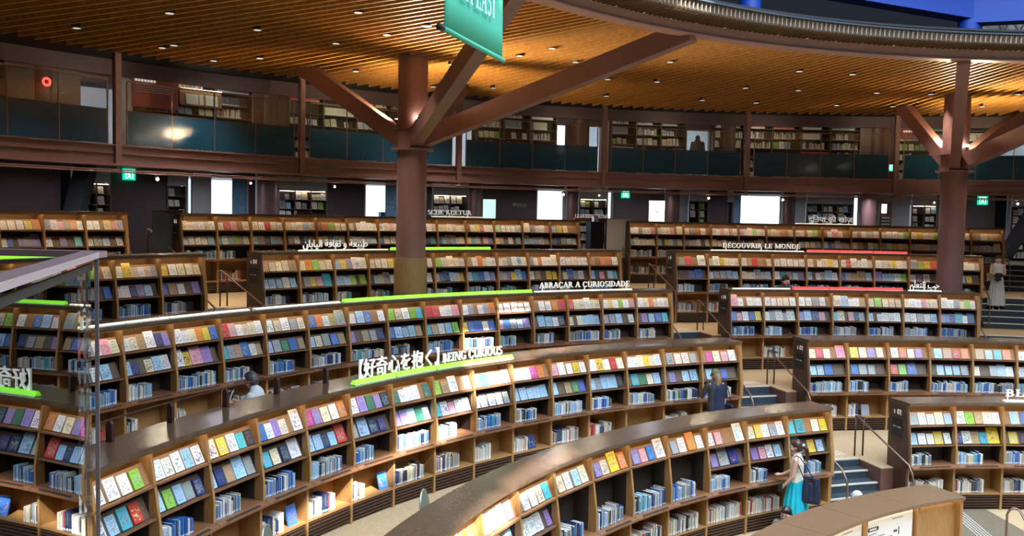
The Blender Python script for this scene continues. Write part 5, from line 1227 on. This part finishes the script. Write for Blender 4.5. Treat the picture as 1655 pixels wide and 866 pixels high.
fr = -nb if (-nb).dot(Vector((EYE.x-Lb.x, EYE.y-Lb.y, 0))) > 0 else nb
q_, w_ = roman('IN EAST', .20)
def in_banner(px, py):
    # plane through Lb with normal fr
    d = ray(px, py); t = (Lb-EYE).dot(fr)/d.dot(fr); return EYE+d*t
pe0 = in_banner(762, 14); pe1 = in_banner(795, 36)
uE = (pe0-Lb).dot(exn); uT = (pe1-Lb).dot(exn); zb_ = (in_banner(778, 22)-Lb).z
# baseline follows the horizontal hem; fit EAST between uE and uT
qe, we = roman('EAST', .20); scl = (uT-uE)/we
x = letters_flat(q_, exn*(uE-(w_-we)*scl)+fr*.032+Vector((0, 0, zb_-.0)), exn, (0, 0, 1), plain('pale banner lettering', (.55, .85, .95), .5), 'letters', o, depth=.002, sx=scl)
if exn.cross(Vector((0, 0, 1))).dot(fr) < 0: pass

# ------------------------------------------------------------------ chairs behind the bookcases
def chair(R_, az, k, label, rz=0):
    z = FL[k]; o = empty('chair', P(R_, az, z), rad(-az)+rz); tag(o, label, 'chair', 'chairs at the backs of the bookcases')
    q = MB(); pts = [(-.20, -.20, .44), (.20, -.20, .44), (.22, .20, .45), (-.22, .20, .45)]
    q.box(-.21, .21, -.21, .21, .42, .46, M['riser']); q.build('seat', o)
    q = MB(); n = 14; vs = []
    for i in range(n+1):
        a = pi*i/n; vs += [Vector((.20*cos(a), -.22-.03*sin(a), .62+.24*sin(a)))]
    f = [v for v in vs]+[Vector((-.18, -.20, .56)), Vector((.18, -.20, .56))]
    q.prism(f, 0, (0, -.03, 0), M['shell']); q.build('backrest', o)
    q = MB(); q.tube([v+Vector((0, -.015, 0)) for v in vs], .014, M['shelledge'], 8); q.tube([Vector((.18, -.2, .46)), Vector((.20, -.23, .64))], .012, M['shelledge'], 6); q.tube([Vector((-.18, -.2, .46)), Vector((-.20, -.23, .64))], .012, M['shelledge'], 6); q.build('back_frame', o)
    for sx in (-1, 1):
        for sy in (-1, 1):
            q = MB(); q.tube([(sx*.17, sy*.17, .42), (sx*.21, sy*.21, 0)], .013, M['shelledge'], 8); q.build('leg', o)
    return o
M['shell'] = plain('grey green chair shell', (.10, .13, .11), .35); M['shelledge'] = plain('pale steel', (.55, .55, .52), .3, .7)

# ------------------------------------------------------------------ people
M['skin'] = noisy('skin', (.56, .33, .24), (.64, .40, .30), .55, 8)
M['hairblack'] = noisy('black hair', (.012, .010, .010), (.04, .032, .028), .35, 12, (1, 1, .2))
M['hairbrown'] = noisy('dark brown hair', (.030, .016, .011), (.075, .040, .026), .4, 12, (1, 1, .2))
M['hairfair'] = noisy('light brown hair', (.20, .12, .06), (.33, .21, .12), .45, 14, (1, 1, .2))
def sk(chains, mat, name, parent, voxel=.010, smooth=3):
    """one continuous surface grown around chains of (point, radius)"""
    bm = bmesh.new()
    for ch in chains:
        for i, (p, r) in enumerate(ch):
            p = Vector(p)
            sc_ = (1, 1, 1)
            if isinstance(r, tuple): sc_ = (1, r[1]/r[0], (r[2]/r[0] if len(r) > 2 else 1)); r = r[0]
            g = bmesh.ops.create_icosphere(bm, subdivisions=2, radius=r, matrix=Matrix.Translation(p) @ Matrix.Diagonal((*sc_, 1)))
            if i:
                p0, r0 = ch[i-1]; p0 = Vector(p0); s0 = (1, 1)
                if isinstance(r0, tuple): s0 = (1, r0[1]/r0[0]); r0 = r0[0]
                d = p-p0
                if d.length < 1e-4: continue
                zax = d.normalized(); xa = Vector((1, 0, 0)) if abs(zax.x) < .9 else Vector((0, 1, 0)); ya = zax.cross(xa).normalized(); xa = ya.cross(zax).normalized()
                n = 16; vv = []
                for (c, rr, s2) in ((p0, r0, s0), (p, r, sc_)):
                    for j in range(n):
                        a = 2*pi*j/n; off = xa*cos(a)*rr+ya*sin(a)*rr
                        off = Vector((off.x*s2[0], off.y*s2[1], off.z)); vv.append(bm.verts.new(c+off))
                for j in range(n): bm.faces.new((vv[j], vv[(j+1) % n], vv[n+(j+1) % n], vv[n+j]))
                bm.faces.new(vv[:n][::-1]); bm.faces.new(vv[n:])
    bmesh.ops.recalc_face_normals(bm, faces=bm.faces)
    me = bpy.data.meshes.new(name); bm.to_mesh(me); bm.free(); me.materials.append(mat)
    o = bpy.data.objects.new(name, me); COL.objects.link(o); o.parent = parent
    rm = o.modifiers.new('Remesh', 'REMESH'); rm.mode = 'VOXEL'; rm.voxel_size = voxel; rm.use_smooth_shade = True
    s_ = o.modifiers.new('Smooth', 'SMOOTH'); s_.iterations = smooth; s_.factor = .5
    return o
def fingers(w, d, up, side, curl=.5):
    """five finger chains from wrist w along d; side points to the thumb"""
    w, d, up, side = Vector(w), Vector(d).normalized(), Vector(up).normalized(), Vector(side).normalized(); out = []
    palm = w+d*.075
    out.append([(w, .021), (w+d*.03, .026), (palm, .026)])
    for off in (.026, .009, -.009, -.025): out.append([(w+d*.03+side*off*.6, .016), (palm+side*off, .012)])
    for off, L in ((.026, .068), (.009, .076), (-.009, .070), (-.026, .055)):
        b = palm+side*off; c1 = b+d*L*.45-up*L*.25*curl; c2 = c1+d*L*.25*(1-curl*.5)-up*L*.5*curl
        out.append([(b, .0095), (c1, .009), (c2, .0075)])
    b = w+d*.03+side*.028; out.append([(w+d*.015+side*.018, .012), (b+side*.02+d*.02, .0105), (b+side*.028+d*.052-up*.01, .009)])
    return out
def head_chains(c, yaw=0, s=1.0, tilt=0):
    """head centred at c; faces local +y turned by yaw"""
    R_ = Matrix.Rotation(yaw, 3, 'Z') @ Matrix.Rotation(tilt, 3, 'X'); c = Vector(c)
    f = lambda x, y, z: c+R_ @ Vector((x*s, y*s, z*s))
    return [[(f(0, -.015, .025), .088*s), (f(0, .02, -.01), .080*s)], [(f(0, .035, -.05), .055*s), (f(0, .058, -.088), .032*s)], [(f(.0, .093, .0), .012*s), (f(0, .108, -.022), .014*s)],
            [(f(-.083, -.005, .0), .014*s), (f(-.086, -.012, -.025), .012*s)], [(f(.083, -.005, .0), .014*s), (f(.086, -.012, -.025), .012*s)], [(f(-.05, .05, -.03), .035*s)], [(f(.05, .05, -.03), .035*s)]], f
def face_parts(f, root, s=1.0):
    for sx in (-1, 1):
        q = MB(); c = f(sx*.031, .088, .012); bm = bmesh.new(); bmesh.ops.create_uvsphere(bm, u_segments=10, v_segments=8, radius=.009*s); q.add([v.co+c for v in bm.verts], [[v.index for v in fc.verts] for fc in bm.faces], M['black'], True); bm.free(); q.build('eye', root)
        q = MB(); q.tube([f(sx*.018, .096, .030), f(sx*.046, .086, .032)], .004*s, M['hairblack'], 6); q.build('eyebrow', root)
    q = MB(); q.tube([f(-.022, .086, -.058), f(0, .094, -.060), f(.022, .086, -.058)], .005*s, plain('lips', (.45, .12, .10), .5), 6); q.build('mouth', root)
def legs(hip, knee, ankle, fwd=(0, 1, 0)):
    out = []; fw = Vector(fwd)
    for h_, k_, a_ in zip(hip, knee, ankle):
        a_ = Vector(a_); out.append([(h_, .085), (Vector(h_).lerp(Vector(k_), .5), .068), (k_, .052), (Vector(k_).lerp(a_, .35), .050), (a_, .032)])
        out.append([(a_+Vector((0, 0, -.035)), .032), (a_+fw*.10+Vector((0, 0, -.045)), .03), (a_+fw*.16+Vector((0, 0, -.05)), .022)])
    return out

# 1 woman in turquoise skirt at the right end of the nearest bookcase
def person(loc, face, label):
    o = empty('person', loc, atan2(-face[0], face[1])); tag(o, label, 'person'); return o
pw = on_cyl(1290, 712, 11.05); fz = FL['E']; Hh = pw.z-fz
o = person(Vector((pw.x, pw.y, fz)), (-.88, .47), 'woman in cream sleeveless top and turquoise skirt with navy tote at the nearest bookcase'); s = Hh/1.66
S = lambda x, y, z: (x*s, y*s, z*s)
hc, hf = head_chains(S(0, .03, 1.55), rad(4), s, rad(-8))
body = hc+[[(S(0, 0, .95), (.15*s, .11*s)), (S(0, .0, 1.12), (.125*s, .095*s)), (S(0, .0, 1.28), (.145*s, .10*s)), (S(0, .0, 1.38), (.11*s, .07*s))], [(S(0, .0, 1.38), .05*s), (S(0, .015, 1.48), .047*s), (S(0, .02, 1.53), .047*s)], [(S(-.17, 0, 1.36), .046*s), (S(0, 0, 1.37), .055*s), (S(.17, 0, 1.36), .046*s)]]
# near arm (her left is away; right arm +x side is ... the arm nearer the camera hangs with a phone, the other rests on the ledge)
body += [[(S(-.185, -.01, 1.35), .045*s), (S(-.215, .02, 1.08), .036*s), (S(-.20, .17, .90), .025*s)]]+fingers(S(-.20, .17, .90), (0.02, .75, -.65), (-.9, .1, .2), (0, .7, .7), .8)
body += [[(S(.185, 0, 1.35), .045*s), (S(.20, .08, 1.10), .035*s), (S(.12, .28, 1.0), .024*s)]]+fingers(S(.12, .28, 1.0), (-.1, 1, 0), (0, 0, 1), (-1, 0, 0), .3)
body += legs([S(-.09, 0, .90), S(.09, 0, .90)], [S(-.09, .02, .48), S(.09, -.02, .48)], [S(-.09, -.02, .07), S(.09, -.04, .07)])
sk(body, M['skin'], 'body', o, .0085)
face_parts(hf, o, s)
sk([[(S(0, 0, .96), (.160*s, .118*s)), (S(0, 0, 1.12), (.137*s, .108*s)), (S(0, 0, 1.28), (.157*s, .113*s)), (S(0, 0, 1.37), (.115*s, .078*s))], [(S(-.145, 0, 1.385), .032*s), (S(0, 0, 1.395), .055*s), (S(.145, 0, 1.385), .032*s)]], noisy('ribbed cream knit', (.66, .62, .50), (.80, .76, .64), .8, 60, (1, 1, .1)), 'top', o, .011)
q = MB(); n = 64; vs = []; hs = [(.24, .265, .03), (.6, .235, .022), (.9, .175, .006), (1.0, .145, 0)]
for z_, r_, pl in hs:
    for j in range(n):
        a = 2*pi*j/n; rr = (r_+pl*sin(a*13))*s; vs.append((rr*cos(a), rr*.82*sin(a), z_*s))
q.add(vs, [(i*n+j, i*n+(j+1) % n, (i+1)*n+(j+1) % n, (i+1)*n+j) for i in range(3) for j in range(n)], noisy('turquoise skirt cloth', (.0, .36, .50), (.01, .50, .64), .6, 3), True); q.build('skirt', o)
sk([[(hf(0, -.02, .035), .098*s), (hf(0, -.03, .0), .092*s)], [(hf(0, -.03, .07), .07*s), (hf(0, .045, .082), .04*s)], [(hf(-.05, -.035, -.03), .045*s), (hf(.05, -.035, -.03), .045*s)]], M['hairbrown'], 'hair', o, .010)
sk([[(hf(0, -.12, .02), .035*s), (hf(0, -.165, -.04), .038*s), (hf(.01, -.17, -.16), .034*s), (hf(.0, -.15, -.27), .014*s)]], M['hairbrown'], 'ponytail', o, .010)
q = MB(); q.tube([hf(0, -.105, .025), hf(0, -.135, .008)], .036*s, plain('pale grey hair ribbon', (.5, .53, .56), .6), 10); q.build('hair_tie', o)
for sx in (-.09, .09): sk([[(S(sx, -.02, .05), .042*s), (S(sx, .08, .035), .04*s), (S(sx, .15, .03), .03*s)]], M['black'], 'shoe', o, .012)
mt = o.rotation_euler.to_matrix(); base = Vector(o.location)
M['navy'] = noisy('navy tote cloth', (.006, .009, .030), (.020, .030, .075), .7, 16)
b_ = empty('tote_bag', base+mt @ Vector(S(-.13, -.26, .64)), o.rotation_euler.z); tag(b_, 'navy patterned tote bag hanging from the shoulder of the woman in turquoise', 'bag')
sk([[((0, -.12, .05), .055), ((0, .10, .05), .055), ((0, .10, .46), .03), ((0, -.12, .44), .03), ((0, -.12, .05), .055)], [((0, 0, .06), .06), ((0, 0, .34), .04)], [((0, -.08, .06), .062), ((0, -.08, .40), .04)], [((0, .08, .06), .06), ((0, .08, .40), .04)]], M['navy'], 'bag_body', b_, .012)
for yy in (-.09, .09):
    q = MB(); q.tube([(0, yy, .36), (-.03, yy*.8+.12, .60), (-.035, yy*.5+.24, .80), (.0, .26, .815)], .010, M['navy'], 6); q.build('strap', b_)
ph = MB(); ph.box(-.004, .004, -.035, .035, -.07, .07, M['black']); ph = ph.build('phone', None, base+mt @ Vector(S(-.225, .225, .86)), o.rotation_euler.z); tag(ph, 'black phone in the hand of the woman in turquoise', 'phone')

# 2 person in dark clothes and olive cap seen from behind
pw = on_cyl(1158, 597, 14.2); fz = FL['D']; azp = deg(atan2(pw.x, pw.y)); Hh = pw.z-fz; s = Hh/1.72
o = person(Vector((pw.x, pw.y, fz)), (sin(rad(azp+8)), cos(rad(azp+8))), 'person in olive cap and dark navy clothes seen from behind at the BEING CURIOUS bookcase')
hc, hf = head_chains(S(0, .03, 1.58), rad(18), s, rad(-14))
body = hc+[[(S(0, 0, .95), (.16*s, .115*s)), (S(0, 0, 1.15), (.14*s, .10*s)), (S(0, 0, 1.32), (.17*s, .11*s)), (S(0, 0, 1.40), (.12*s, .07*s))], [(S(0, 0, 1.40), .05*s), (S(0, .02, 1.52), .05*s)], [(S(-.19, 0, 1.38), .05*s), (S(.19, 0, 1.38), .05*s)]]
body += [[(S(-.20, 0, 1.38), .05*s), (S(-.27, .08, 1.14), .04*s), (S(-.20, .27, 1.02), .028*s)]]+fingers(S(-.20, .27, 1.02), (.2, 1, 0), (0, 0, 1), (1, 0, 0), .4)
body += [[(S(.20, 0, 1.38), .05*s), (S(.26, .03, 1.12), .04*s), (S(.25, .07, .88), .027*s)]]+fingers(S(.25, .07, .88), (0, .1, -1), (1, 0, 0), (0, 1, 0), .6)
body += legs([S(-.09, 0, .90), S(.09, 0, .90)], [S(-.10, .02, .48), S(.10, 0, .48)], [S(-.11, -.02, .07), S(.11, -.02, .07)])
sk(body, M['skin'], 'body', o, .0095); face_parts(hf, o, s)
M['darkshirt'] = noisy('charcoal shirt', (.030, .028, .034), (.05, .048, .058), .85, 10); M['navyvest'] = noisy('dark navy cloth', (.007, .012, .040), (.014, .022, .07), .8, 8)
sk([[(S(0, 0, .86), (.19*s, .14*s)), (S(0, 0, 1.15), (.17*s, .125*s)), (S(0, 0, 1.32), (.185*s, .125*s)), (S(0, 0, 1.41), (.12*s, .08*s))], [(S(-.20, 0, 1.38), .063*s), (S(-.275, .085, 1.13), .055*s)], [(S(.20, 0, 1.38), .063*s), (S(.265, .03, 1.11), .055*s)]], M['darkshirt'], 'shirt', o, .014)
sk([[(S(.03, -.03, .60), (.21*s, .14*s)), (S(.03, -.03, .95), (.17*s, .13*s)), (S(.03, -.03, 1.30), (.15*s, .12*s))]], M['navyvest'], 'overall', o, .016)
sk([[(S(-.09, 0, .88), .10*s), (S(-.10, .02, .48), .085*s), (S(-.11, -.02, .14), .07*s)], [(S(.09, 0, .88), .10*s), (S(.10, 0, .48), .085*s), (S(.11, -.02, .14), .07*s)]], M['navyvest'], 'trousers', o, .016)
sk([[(hf(0, -.025, .0), .097*s), (hf(0, -.05, -.08), .08*s), (hf(-.03, -.05, -.20), .05*s), (hf(-.02, -.04, -.27), .025*s)], [(hf(.04, -.05, -.05), .06*s), (hf(.035, -.05, -.22), .035*s)]], M['hairfair'], 'hair', o, .012)
sk([[(hf(0, -.015, .055), .100*s), (hf(0, -.01, .03), .102*s)], [(hf(-.04, .08, .03), .022*s), (hf(0, .15, .015), .016*s), (hf(.04, .08, .03), .022*s)]], noisy('olive cap cloth', (.12, .12, .055), (.17, .17, .085), .85, 20), 'cap', o, .010)
for sx in (-.11, .11): sk([[(S(sx, -.02, .045), .042*s), (S(sx, .14, .03), .034*s)]], M['black'], 'shoe', o, .014)
mt = o.rotation_euler.to_matrix(); base = Vector(o.location)
b_ = empty('shoulder_bag', base+mt @ Vector(S(.30, -.06, .70)), o.rotation_euler.z); tag(b_, 'dark blue shoulder bag beside the person in the olive cap', 'bag')
sk([[((0, -.12, .05), .05), ((0, .12, .05), .05), ((0, .12, .22), .04), ((0, -.12, .22), .04)], [((0, 0, .05), .055), ((0, 0, .22), .045)]], M['navyvest'], 'bag_body', b_, .014)
q = MB(); q.tube([(0, -.1, .24), (-.04, -.06, .50), (-.09, 0, .72), (-.04, .08, .50), (0, .1, .24)], .010, M['navyvest'], 6); q.build('strap', b_)

# 3..8 seated readers and distant figures
def seated(loc, face, label, hair, top, topcol, hh, arms='book', cap=None, capcol=None, voxel=.012, hairlong=False):
    """sits on a chair, seat 0.45 m; hh is the height of the crown over the floor"""
    o = person(loc, face, label); s = hh/1.30
    S = lambda x, y, z: (x*s, y*s, z*s if z > .46 else z)
    hc, hf = head_chains(S(0, .06, 1.19), 0, s, rad(-16))
    body = hc+[[(S(0, -.08, .56), (.16*s, .12*s)), (S(0, -.06, .78), (.14*s, .10*s)), (S(0, -.02, .95), (.16*s, .105*s)), (S(0, .0, 1.02), (.11*s, .07*s))], [(S(0, 0, 1.02), .05*s), (S(0, .04, 1.14), .05*s)]]
    for sx in (-1, 1):
        body += [[(S(sx*.19, 0, .99), .047*s), (S(sx*.23, .10, .76), .038*s), (S(sx*.10, .30, .84), .026*s)]]+fingers(S(sx*.10, .30, .84), (-sx*.3, .8, .35), (0, -.5, 1), (-sx, 0, .3), .5)
        body += [[(S(sx*.09, -.06, .54), .085*s), (S(sx*.11, .38, .52), .06*s), ((sx*.11, .40, .09), .035*s)], [((sx*.11, .40, .05), .035), ((sx*.11, .54, .035), .026)]]
    sk(body, M['skin'], 'body', o, voxel); face_parts(hf, o, s)
    mtp = plain(label.split(' ')[0]+' clothing', topcol, .8)
    sk([[(S(0, -.08, .55), (.18*s, .14*s)), (S(0, -.06, .78), (.158*s, .12*s)), (S(0, -.02, .95), (.175*s, .12*s)), (S(0, 0, 1.03), (.11*s, .08*s))]]+[[(S(sx*.19, 0, .99), .06*s), (S(sx*.235, .10, .76), .052*s), (S(sx*.19, .17, .79), .045*s)] for sx in (-1, 1)], mtp, 'shirt', o, .015)
    sk([[(S(sx*.09, -.06, .55), .10*s), (S(sx*.11, .38, .52), .08*s), ((sx*.11, .40, .14), .06*s)] for sx in (-1, 1)]+[[(S(-.09, -.07, .55), .1*s), (S(.09, -.07, .55), .1*s)]], M['navyvest'], 'trousers', o, .016)
    hch = [[(hf(0, -.02, .035), .098*s), (hf(0, -.035, -.01), .09*s)], [(hf(0, -.02, .075), .07*s), (hf(0, .04, .085), .045*s)]]
    if hairlong: hch += [[(hf(sx*.06, -.03, -.02), .045*s), (hf(sx*.065, -.03, -.14), .035*s)] for sx in (-1, 1)]+[[(hf(0, -.06, -.02), .07*s), (hf(0, -.07, -.15), .05*s)]]
    sk(hch, hair, 'hair', o, .011)
    if capcol: sk([[(hf(0, -.015, .06), .102*s), (hf(0, -.01, .03), .105*s)], [(hf(-.10, 0, .012), .03*s), (hf(0, .11, .012), .03*s), (hf(.10, 0, .012), .03*s), (hf(0, -.12, .012), .03*s), (hf(-.10, 0, .012), .03*s)]], plain('pale hat cloth', capcol, .8), 'hat', o, .012)
    return o, s
pm = on_cyl(412, 603, 16.45); fz = FL['C']
o, s = seated(Vector((pm.x, pm.y, fz)), (-.93, .1), 'grey-haired man in a pale shirt reading behind the dark counter top', noisy('greying hair', (.03, .03, .035), (.10, .10, .11), .4, 14), 'shirt', (.52, .55, .60), pm.z-fz)
mt = o.rotation_euler.to_matrix(); base = Vector(o.location)
bk = empty('open_book', base+mt @ Vector((0, .38*s, .88*s)), o.rotation_euler.z); tag(bk, 'small black and white open book held by the grey-haired man', 'book')
for sx in (-1, 1):
    q = MB(); q.prism([(0, 0, 0), (sx*.11, .03, .02), (sx*.11, -.03, .17), (0, -.06, .15)], 0, (0, .008, .004), M['poster']); q.build('page_block', bk)
q = MB(); q.prism([(-.115, .012, -.005), (.115, .012, -.005), (.115, -.05, .165), (-.115, -.05, .165)], 0, (0, .006, .003), M['black']); q.build('cover', bk)
chair(hypot(pm.x, pm.y)-.02, deg(atan2(pm.x, pm.y)), 'C', 'dark chair under the grey-haired reading man', o.rotation_euler.z+rad(deg(atan2(pm.x, pm.y))))
ps1 = on_cyl(1273, 819, 9.75); fz = FL['E']
o, s = seated(Vector((ps1.x, ps1.y, fz)), (-.6, -.8), 'seated person with black hair, only the head above the low counter', M['hairblack'], 't', (.16, .19, .20), ps1.z-fz, hairlong=True)
chair(hypot(ps1.x, ps1.y), deg(atan2(ps1.x, ps1.y)), 'E', 'dark chair under the black-haired seated person', o.rotation_euler.z+rad(deg(atan2(ps1.x, ps1.y))))
ps2 = on_cyl(1381, 795, 9.8)
o, s = seated(Vector((ps2.x, ps2.y, fz)), (.5, -.85), 'person in a pale round hat behind the low counter near the stair', M['hairblack'], 't', (.5, .5, .5), ps2.z-fz, capcol=(.60, .63, .64))
chair(hypot(ps2.x, ps2.y), deg(atan2(ps2.x, ps2.y)), 'E', 'dark chair under the person in the pale hat', o.rotation_euler.z+rad(deg(atan2(ps2.x, ps2.y))))
pc = on_cyl(1268, 446, 19.0); fz = FL['B']
o, s = seated(Vector((pc.x, pc.y, fz)), (.3, -1), 'dark-haired seated person, head just above the ring with red bars', M['hairblack'], 't', (.08, .07, .08), pc.z-fz)
chair(hypot(pc.x, pc.y), deg(atan2(pc.x, pc.y)), 'B', 'dark chair under the person behind the red light bars', o.rotation_euler.z+rad(deg(atan2(pc.x, pc.y))))
pch = on_plane(712, 796, FL['D']+.84); chair(hypot(pch.x, pch.y), deg(atan2(pch.x, pch.y)), 'D', 'grey green chair with pale rim behind the nearest tall bookcase', rad(200))
pch = on_plane(462, 852, FL['D']+.84); chair(hypot(pch.x, pch.y), deg(atan2(pch.x, pch.y)), 'D', 'dark chair back at the bottom edge, left of the nearest bookcase', rad(200))

# woman in the long grey dress on the right stair
Rs = 21.82; ps_ = on_cyl(1609, 505, Rs); rise = (FL['A']-FL['B'])/5; fz = FL['B']+rise*3; ht = on_cyl(1612, 413, Rs).z-fz
s = max(1.45, min(1.7, ht))/1.64
o = person(Vector((ps_.x, ps_.y, fz)), (-.35, -1), 'woman in a long grey sleeveless dress walking down the right stair, holding a black hat')
S = lambda x, y, z: (x*s, y*s, z*s)
hc, hf = head_chains(S(0, .03, 1.53), 0, s, rad(-14))
body = hc+[[(S(0, 0, .95), (.14*s, .10*s)), (S(0, 0, 1.12), (.12*s, .09*s)), (S(0, 0, 1.28), (.14*s, .095*s)), (S(0, 0, 1.37), (.10*s, .065*s))], [(S(0, 0, 1.37), .045*s), (S(0, .02, 1.48), .045*s)]]
for sx in (-1, 1): body += [[(S(sx*.165, 0, 1.34), .042*s), (S(sx*.20, .04, 1.10), .034*s), (S(sx*.06, .20, 1.05), .024*s)]]+fingers(S(sx*.06, .20, 1.05), (-sx*.8, .5, 0), (0, 0, 1), (0, 1, .2), .6)
body += legs([S(-.08, 0, .88), S(.08, 0, .88)], [S(-.08, .02, .46), S(.08, .02, .46)], [S(-.08, -.03, .07), S(.08, -.03, .07)])
sk(body, M['skin'], 'body', o, .012); face_parts(hf, o, s)
sk([[(hf(0, -.02, .035), .098*s), (hf(0, -.03, -.02), .09*s)], [(hf(0, -.02, .075), .07*s), (hf(0, .05, .08), .042*s)]], M['hairblack'], 'hair', o, .012)
q = MB(); n = 60; vs = []
for z_, rx, ry, pl in ((.13, .235, .20, .022), (.5, .21, .175, .02), (.9, .16, .13, .012), (1.08, .135, .105, .005), (1.28, .158, .115, .003), (1.38, .125, .085, 0), (1.42, .07, .06, 0)):
    for j in range(n):
        a = 2*pi*j/n; r_ = 1+pl*sin(a*15)/rx; vs.append((rx*r_*cos(a)*s, ry*r_*sin(a)*s, z_*s))
q.add(vs, [(i*n+j, i*n+(j+1) % n, (i+1)*n+(j+1) % n, (i+1)*n+j) for i in range(6) for j in range(n)], noisy('pleated grey dress', (.42, .43, .42), (.60, .61, .60), .7, 30, (6, 6, .4)), True); q.build('dress', o)
for sx in (-.08, .08): sk([[(S(sx, -.03, .03), .035*s), (S(sx, .10, .02), .028*s)]], M['black'], 'shoe', o, .014)
mt = o.rotation_euler.to_matrix(); base = Vector(o.location)
hb = empty('black_hat', base+mt @ Vector(S(0, .24, .98)), o.rotation_euler.z); tag(hb, 'black hat and small bag held by the woman in the long dress', 'hat')
sk([[((-.05, 0, .08), .07), ((.05, 0, .08), .07)], [((-.11, 0, .05), .03), ((.11, 0, .05), .03)]], M['black'], 'crown', hb, .012)
sk([[((-.03, .0, -.04), .05), ((.06, 0, -.04), .05)]], M['black'], 'pouch', hb, .012)

# dark figure on the gallery
pg = on_cyl(1128, 219, 26.9); hh = pg.z-GB
o = person(Vector((pg.x, pg.y, GB)), (.1, 1), 'person in dark clothes seen from behind in a gallery opening'); s = max(1.45, hh)/1.66
S = lambda x, y, z: (x*s, y*s, z*s)
hc, hf = head_chains(S(0, .03, 1.55), 0, s)
body = hc+[[(S(0, 0, .95), (.16*s, .11*s)), (S(0, 0, 1.3), (.17*s, .11*s)), (S(0, 0, 1.39), (.12*s, .07*s))], [(S(0, 0, 1.38), .05*s), (S(0, .02, 1.5), .05*s)]]
for sx in (-1, 1): body += [[(S(sx*.19, 0, 1.36), .05*s), (S(sx*.24, .02, 1.1), .04*s), (S(sx*.23, .12, .9), .028*s)]]+fingers(S(sx*.23, .12, .9), (0, .4, -1), (sx, 0, 0), (0, 1, 0), .5)
body += legs([S(-.09, 0, .90), S(.09, 0, .90)], [S(-.09, .02, .48), S(.09, 0, .48)], [S(-.09, -.02, .07), S(.09, -.02, .07)])
sk(body, M['skin'], 'body', o, .014); face_parts(hf, o, s)
sk([[(S(0, 0, .80), (.19*s, .13*s)), (S(0, 0, 1.3), (.20*s, .13*s)), (S(0, 0, 1.41), (.13*s, .08*s))]]+[[(S(sx*.2, 0, 1.36), .07*s), (S(sx*.25, .02, 1.1), .058*s), (S(sx*.24, .10, .93), .05*s)] for sx in (-1, 1)], M['darkshirt'], 'jacket', o, .018)
sk([[(S(sx*.09, 0, .86), .1*s), (S(sx*.1, 0, .48), .085*s), (S(sx*.1, -.02, .12), .07*s)] for sx in (-1, 1)], M['black'], 'trousers', o, .018)
sk([[(hf(0, -.02, .03), .10*s), (hf(0, -.03, -.02), .09*s)]], M['hairblack'], 'hair', o, .014)
print('gallery figure crown height', hh)

for l_ in SHORT: print('LONG', l_)
